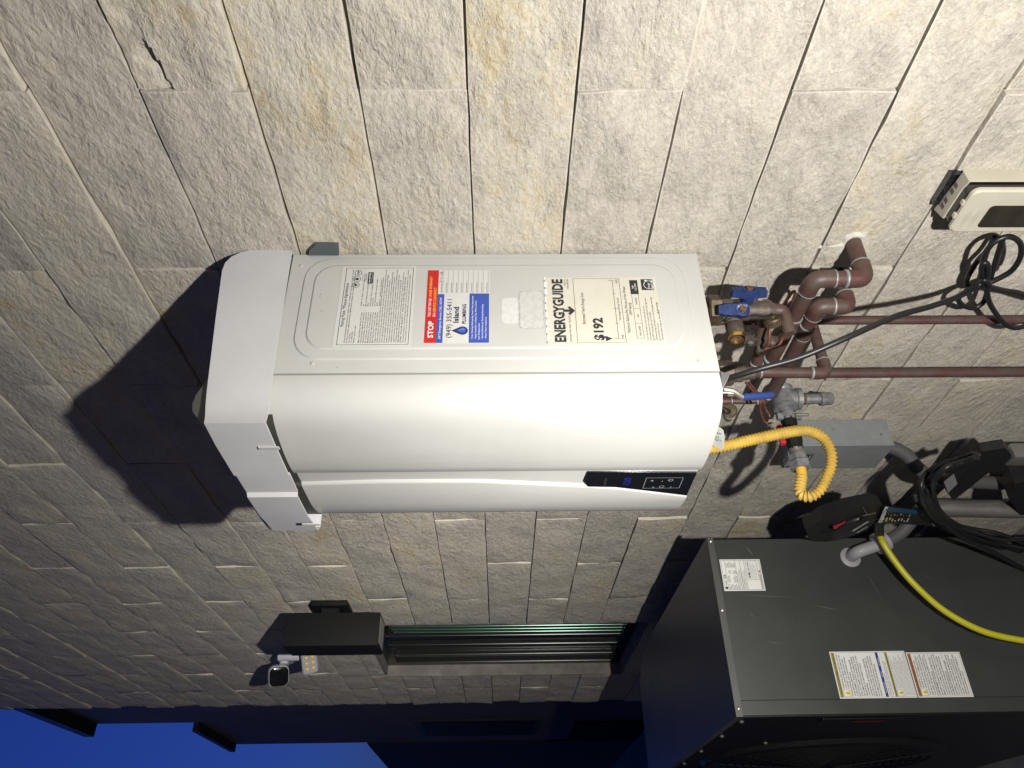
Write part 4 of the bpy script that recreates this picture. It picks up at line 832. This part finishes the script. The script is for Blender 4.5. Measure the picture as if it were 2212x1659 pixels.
pp.rect(orn, .003, .1235, .102, .1305); pp.text(ink, '! WARNING/AVERTISSEMENT/ADVERTENCIA', .0045, .1255, .0034, .095, bold=.02, h=.0010); tri(pp, .005, .108, .014, '!')
for i, t in enumerate(['WARNING: THIS PRODUCT CAN', 'EXPOSE YOU TO CHEMICALS INCLU-', 'DING LEAD, WHICH ARE KNOWN TO', 'THE STATE OF CALIFORNIA TO CAUSE CANCER', 'AND BIRTH DEFECTS OR OTHER REPRODUC-', 'TIVE HARM. FOR MORE INFORMATION GO TO:', 'WWW.P65WARNINGS.CA.GOV', 'AVERTISSEMENT: CE PRODUIT PEUT VOUS', 'EXPOSER A DES PRODUITS CHIMIQUES, NOTA-', 'MMENT A DU PLOMB, CONNU DANS L ETAT DE', 'CALIFORNIE POUR PROVOQUER UN CANCER,', 'AINSI QUE DES ANOMALIES CONGENITALES', 'WWW.P65WARNINGS.CA.GOV', 'ADVERTENCIA: ESTE PRODUCTO PUEDE', 'EXPONERLO A SUSTANCIAS QUIMICAS, INCLUI-', 'DO EL PLOMO, CONOCIDO EN EL ESTADO DE', 'CALIFORNIA POR SER UN CAUSANTE DE', 'CANCER Y OTROS DANOS REPRODUCTIVOS. PARA', 'OBTENER MAS INFORMACION, DIRIJASE A', 'WWW.P65WARNINGS.CA.GOV']):
    x = .022 if i < 3 else .005; pp.text(ink, t, x, .1182-i*.0058, .0033, min(.1015-x-.002, len(t)*.0025), bold=.025)
for y in (.0815, .0465): pp.rect(ink, .003, y, .102, y+.0004)
pp.build(w2)
# grey conduit elbow on the condenser's side
lgrey = mat('light_grey_pvc', (.30, .30, .31), .5); 
ce = tag(thing('conduit_fitting', (XK, -.2, H-.93), 'light grey conduit elbow entering the condenser side', 'conduit fitting'))
MB().lathe((XQ, -.205, H-.926), (1, 0, 0), [(0, .0265), (.003, .0265), (.006, .021)], 24).build('flange', lgrey, ce, smooth=30)
MB().tube(rounded([(XQ, -.205, H-.926), (XK+.042, -.205, H-.928), (XK+.052, -.19, H-.985)], .026, 8), .0155, 16).build('elbow', lgrey, ce, smooth=50)
nd = (Vector((XK+.062, -.165, H-1.04))-Vector((XK+.051, -.192, H-.98))).normalized()
MB().lathe(Vector((XK+.051, -.192, H-.978)), nd, [(0, .020), (.002, .0255), (.010, .0255), (.011, .0225), (.020, .0225), (.021, .026), (.032, .026), (.036, .019)], 20).build('lock_nut', lgrey, ce, smooth=30)
MB().tube(catmull([Vector((XK+.053, -.185, H-1.0)), Vector((XK+.065, -.16, H-1.05)), Vector((XK+.10, -.11, H-1.10)), Vector((XK+.16, -.06, H-1.15)), Vector((XK+.2, -.05, H-1.3))], 8), .0165, 16).build('conduit', gdk, ce, smooth=60)

# ================================================================== pressure washer, its gun, cord and hose
pblk = mat('washer_black_plastic', (.012, .012, .0135), .42, bump=.25, bscale=600, bdist=.0004); alum = mat('washer_tube', (.33, .32, .30), .38, .7, var=.15, vscale=30); gpad = mat('grey_pad', (.26, .26, .27), .5)
def wp(a, b, y): return PY(*r5(a, b), y)
pw = tag(thing('pressure_washer', (-1.72, -.13, 0), 'black pressure washer with grey tube handle standing by the wall', 'pressure washer'))
t0 = wp(1450, 668, -.14); t0b = wp(2180, 680, -.15); MB().tube([t0, t0b, t0b+(t0b-t0)*1.4], .0225, 18).build('handle_tube', alum, pw, smooth=40)
t2 = wp(2080, 250, -.13); MB().box((t2.x-.022, -.145, .1), (t2.x+.022, -.108, t2.z), .006).build('handle_post', alum, pw, smooth=40)
arm = [wp(1575, 520, -.14), wp(1700, 420, -.14), wp(1870, 215, -.14), wp(2060, 185, -.14), wp(2110, 240, -.14), wp(2115, 335, -.14), wp(1920, 390, -.14), wp(1760, 520, -.14), wp(1640, 610, -.14)]
MB().prism(arm, (0, .022, 0)).build('bracket', pblk, pw, smooth=30)
pd = [wp(1570, 470, -.1435), wp(1650, 405, -.1435), wp(1675, 475, -.1435), wp(1600, 548, -.1435)]; MB().prism(pd, (0, .004, 0)).build('pad', gpad, pw)
MB().prism([wp(1335, 625, -.17), wp(1370, 620, -.17), wp(1420, 700, -.17), wp(1375, 715, -.17)], (0, .02, 0)).build('hook', gpad, pw)
bd = MB(); bd.box((-1.90, -.26, .06), (-1.50, -.06, .24), .04); bd.build('body', pblk, pw, smooth=40)
MB().prism([wp(2090, 600, -.17), wp(2140, 480, -.17), wp(2300, 430, -.17), wp(2300, 760, -.17), wp(2190, 740, -.17)], (0, .05, 0)).build('housing', pblk, pw, smooth=40)
for s in (-1.46, -1.96): MB().lathe((s, -.2, .11), (1, 0, 0), [(-.02, .03), (-.02, .10), (-.012, .11), (.012, .11), (.02, .10), (.02, .03)], 28).build('wheel', blackrub, pw, smooth=40)
gn_ = tag(thing('spray_gun', wp(700, 850, -.16), 'black pressure washer spray gun with red trigger leaning on the condenser', 'spray gun'))
def ring_pts(o, i, y): return [wp(a, b, y) for a, b in o], [wp(a, b, y) for a, b in i]
go = [(455, 850), (600, 745), (800, 680), (1000, 640), (1075, 660), (1040, 730), (1000, 790), (940, 850), (840, 890), (740, 925), (600, 945), (480, 925)]
gi = [(560, 858), (640, 800), (780, 745), (880, 712), (935, 705), (930, 735), (905, 765), (860, 790), (800, 815), (720, 845), (650, 865), (590, 875)]
mb = MB(); n_ = len(go)
fo, fi = ring_pts(go, gi, -.185); ko, ki = [p+Vector((-.012, .035, 0)) for p in fo], [p+Vector((-.012, .035, 0)) for p in fi]
mb.add(fo+fi+ko+ki, [(i, (i+1) % n_, n_+(i+1) % n_, n_+i) for i in range(n_)]+[(2*n_+i, 2*n_+(i+1) % n_, 3*n_+(i+1) % n_, 3*n_+i) for i in range(n_)]+[(i, (i+1) % n_, 2*n_+(i+1) % n_, 2*n_+i) for i in range(n_)]+[(n_+i, n_+(i+1) % n_, 3*n_+(i+1) % n_, 3*n_+i) for i in range(n_)])
mb.build('body', pblk, gn_, smooth=25)
MB().tube([wp(682, 826, -.1865), wp(720, 806, -.1865), wp(768, 782, -.1865)], [.0045, .003, .0015], 8).build('safety_catch', redv, gn_)
MB().tube(catmull([wp(650, 850, -.172), wp(740, 800, -.176), wp(850, 765, -.176), wp(940, 740, -.172)], 5), .010, 10).build('trigger', pblk, gn_, smooth=50)
MB().tube([wp(1000, 700, -.17), wp(1180, 720, -.165), wp(1420, 750, -.15)], .018, 14).build('barrel', pblk, gn_, smooth=50)
MB().tube([wp(1040, 780, -.18), wp(1045, 890, -.185)], .0115, 14).build('hose_ferrule', pblk, gn_, smooth=50)
for (a, b, t, wd) in ((832, 858, 'WARNING: HIGH PRESSURE', .062), (838, 850, 'NEVER POINT AT PERSONS', .058), (870, 868, 'READ THE MANUAL', .040)):
    o_ = wp(a, b, -.1856); dx_ = (wp(945, 788, -.1856)-wp(830, 858, -.1856)).normalized(); pp = Print(o_, dx_, (dx_.cross(Vector((0, 1, 0)))*-1 if dx_.cross(Vector((0, 1, 0))).z < 0 else dx_.cross(Vector((0, 1, 0)))))
    pp.text(wht, t, 0, 0, .0045, wd, bold=.02); pp.build(gn_)
ct = [wp(1022, 790, -.192), wp(1080, 652, -.192), wp(1210, 665, -.196), wp(1385, 690, -.192), wp(1440, 740, -.19), wp(1480, 815, -.19), wp(1250, 800, -.195)]
hang = tag(thing('hang_tag', ct[0], 'glossy printed hang tag in blue, black and yellow on the spray gun', 'tag'))
MB().prism(ct, (0, .0008, 0)).build('card', mat('tag_black', (.014, .014, .018), .22), hang)
pp = Print(wp(1022, 790, -.1968), (wp(1250, 800, -.1968)-wp(1022, 790, -.1968)).normalized(), (wp(1080, 652, -.1968)-wp(1022, 790, -.1968)).normalized())
tl_ = (wp(1080, 652, -.1968)-wp(1022, 790, -.1968)).length; tw_ = (wp(1250, 800, -.1968)-wp(1022, 790, -.1968)).length
pp.poly(mat('tag_blue', (.015, .06, .14), .25), [(.12*tw_, .72*tl_), (1.25*tw_, .62*tl_), (1.2*tw_, .86*tl_), (.12*tw_, .96*tl_)], .0007); pp.rect(wht, .004, .04*tl_, .012, .96*tl_, .0007)
yb_ = mat('tag_yellow', (.55, .45, .05), .4)
for k in range(9):
    rnd = random.Random(k); x = .16*tw_+k*.105*tw_; pp.rect(silv if k % 3 else yb_, x, (.12+.1*rnd.random())*tl_, x+.05*tw_, (.2+.18*rnd.random())*tl_, .0007); pp.rect(silv if k % 2 else yb_, x, (.45+.1*rnd.random())*tl_, x+.03*tw_, (.5+.12*rnd.random())*tl_, .0007)
pp.text(ink, 'MULTI-SURFACE', .0105, .08*tl_, .006, .8*tl_, rot=math.pi/2, bold=.03, h=.0009); pp.build(hang)
MB().tube(catmull([wp(915, 668, -.19), wp(945, 720, -.191), wp(960, 722, -.191), wp(1015, 708, -.192)], 4), .0011, 6).build('wire_twist', steel, hang)
MB().tube(catmull([wp(905, 735, -.19), wp(945, 722, -.191), wp(930, 735, -.191)], 4), .0011, 6).build('wire_twist', steel, hang)
pc_ = tag(thing('extension_cord', wp(1500, 600, -.2), 'black cord coiled over the pressure washer handle', 'cord'))
rnd = random.Random(11)
for k in range(14):
    j = lambda s=12: rnd.uniform(-s, s); o_ = k*13-70; y = -.165-.004*k
    pts = [(1830+j(30), 238+j(14)+o_*.15), (1690+j(20), 290+j(12)+o_*.25), (1545+j(14)+o_*.5, 345+j(14)), (1440+j(12)+o_*.65, 440+j(20)), (1418+j(10)+o_*.7, 560+j(20)), (1470+j(12)+o_*.8, 690+j(16)), (1600+j(16)+o_*.8, 810+j(16)), (1780+j(20)+o_*.6, 900+j(26)-o_*.4), (2000+j(30), 960+j(40)-o_*.5), (2260, 1010+j(50)-o_*.6)]
    MB().tube(catmull([wp(a, b, y+.010*math.sin(i*1.3+k)) for i, (a, b) in enumerate(pts)], 7), .0052, 8).build('cord_loop', blackrub, pc_, smooth=60)
for k in range(5):
    j = lambda s=14: rnd.uniform(-s, s)
    MB().tube(catmull([wp(1500+j(), 330+j()+k*9, -.15), wp(1405+j()+k*10, 450+j(), -.2), wp(1395+j()+k*12, 600+j(), -.225), wp(1500+j()+k*14, 760+j(), -.225), wp(1720+j(), 850+j()+k*10, -.21), wp(2000, 900+j(40)+k*16, -.2), wp(2260, 940+k*30, -.19)], 8), .0055, 8).build('cord_loop', blackrub, pc_, smooth=60)
MB().tube(catmull([wp(1440, 600, -.21), wp(1520, 740, -.22), wp(1700, 900, -.23), wp(1950, 1020, -.24), wp(2240, 1180, -.25)], 8), .0055, 10).build('cord_tail', blackrub, pc_, smooth=60)
yhm = mat('yellow_pressure_hose', (.50, .47, .02), .4)
yh = tag(thing('pressure_hose', wp(1040, 890, -.19), 'bright yellow pressure hose sweeping across the condenser side', 'hose'))
ycur = [wp(1043, 870, -.186)]+[PX(1296+a*.414, 1134+b*.414, x) for a, b, x in ((1475, 90, -1.84), (1540, 190, -1.85), (1640, 310, -1.86), (1800, 450, -1.87), (2000, 555, -1.87), (2212, 604, -1.87), (2330, 612, -1.87))]
MB().tube(catmull(ycur, 10), .0078, 14).build('hose', yhm, yh, smooth=60)

# ================================================================== black wall sconce
sb = mat('sconce_black', (.006, .006, .0065), .7, spec=.25, bump=.1, bscale=300, bdist=.0004)
so = tag(thing('wall_sconce', V(-2.95, -.09, .43), 'black rectangular up-and-down wall light above the window', 'wall light'))
MB().box((-2.855, -.001, H+.565), (-2.985, -.022, H+.70), .003).build('back_plate', sb, so, smooth=30)
MB().box((-2.89, -.020, H+.60), (-2.95, -.06, H+.665)).build('arm', sb, so)
sx = PY(617, 1326, -.055).x; sx1 = sx-.135
mb = MB().box((sx, -.052, H+.437), (sx1, -.172, H+.775), .004); mb.build('body', sb, so, smooth=30)
MB().box((sx-.012, -.064, H+.4362), (sx1+.012, -.160, H+.4390)).build('lower_lens', mat('frosted_lens', (.20, .20, .19), .5), so)
MB().box((sx-.012, -.064, H+.7742), (sx1+.012, -.160, H+.7765)).build('upper_lens', MATS['frosted_lens'], so)

# ================================================================== white security camera with a floodlight head
cw_ = mat('camera_white', (.50, .50, .53), .4); cblk = mat('camera_black', (.006, .006, .008), .12); led = mat('led_phosphor', (.80, .50, .06), .35); gry_h = mat('lamp_head_grey', (.32, .32, .36), .4)
b0 = PY(486+300*.4395, 1242+405*.4395, -.01)
cm = tag(thing('security_camera', (b0.x, 0, b0.z), 'white security camera with black face and a floodlight head', 'security camera'))
def sp_(a, b, y): return PY(486+a*.4395, 1242+b*.4395, y)
MB().lathe((b0.x, 0, b0.z), (0, -1, 0), [(0, .045), (.025, .045), (.03, .040)], 24).build('base', cw_, cm, smooth=40)
MB().tube([sp_(266, 400, -.045), sp_(380, 398, -.045)], .021, 14).build('crossbar', cw_, cm, smooth=40)
MB().tube([sp_(292, 405, -.045), sp_(290, 440, -.075)], .020, 14).build('neck', cw_, cm, smooth=40)
cc = sp_(262, 492, -.11); n = (Vector((-1.2, -2.2, H-.6))-cc).normalized(); n = (n*.75+(CAM-cc).normalized()*.6).normalized()
up_ = (Vector((0, 0, 1))-n*n.z).normalized(); sd_ = n.cross(up_)
def rr3(c, hw, hh, r): return [c+sd_*p+up_*q for p, q in rrect(-hw, hw, -hh, hh, r, 5)]
MB().loops([rr3(cc-n*.055, .022, .022, .0218), rr3(cc-n*.045, .036, .036, .030), rr3(cc-n*.01, .043, .043, .026), rr3(cc+n*.022, .043, .043, .024), rr3(cc+n*.026, .040, .040, .022)]).build('housing', cw_, cm, smooth=40)
MB().loops([rr3(cc+n*.0255, .040, .040, .022), rr3(cc+n*.030, .039, .039, .021), rr3(cc+n*.0315, .036, .036, .019)]).build('face', cblk, cm, smooth=40)
MB().lathe(cc+n*.0316, n, [(0, .011), (.001, .010), (.0005, .006)], 18).build('lens', cblk, cm, smooth=40)
fc_ = sp_(417, 432, -.085); n = ((Vector((-2.2, -2., H-1.2))-fc_).normalized()*.6+(CAM-fc_).normalized()*.8).normalized(); up_ = (Vector((0, 0, 1))-n*n.z).normalized(); up_ = (up_+n.cross(up_)*.12).normalized(); sd_ = n.cross(up_)
hdm = MB().loops([rr3(fc_-n*.030, .036, .028, .012), rr3(fc_-n*.012, .046, .034, .014), rr3(fc_, .046, .034, .013), rr3(fc_+n*.003, .043, .031, .012), rr3(fc_+n*.0005, .040, .029, .011)]).build('flood_head', gry_h, cm, smooth=35)
for a in (-.024, 0, .024):
    for b in (-.013, .013):
        MB().lathe(fc_+n*.0008+sd_*a+up_*b, n, [(0, .0072), (.003, .0066), (.0045, .004), (.005, .001)], 14).build('led', led, hdm, smooth=40)
for k in range(3): MB().obox(fc_-n*(.004+.007*k)-up_*.0+sd_*(.0445 if sd_.dot(Vector((-1, 0, 0))) > 0 else -.0445), sd_*.003, up_*.028, n*.0018).build('cooling_fin', gry_h, hdm)
MB().tube([sp_(380, 398, -.045), fc_-n*.025], .014, 12).build('knuckle', cw_, cm, smooth=40)
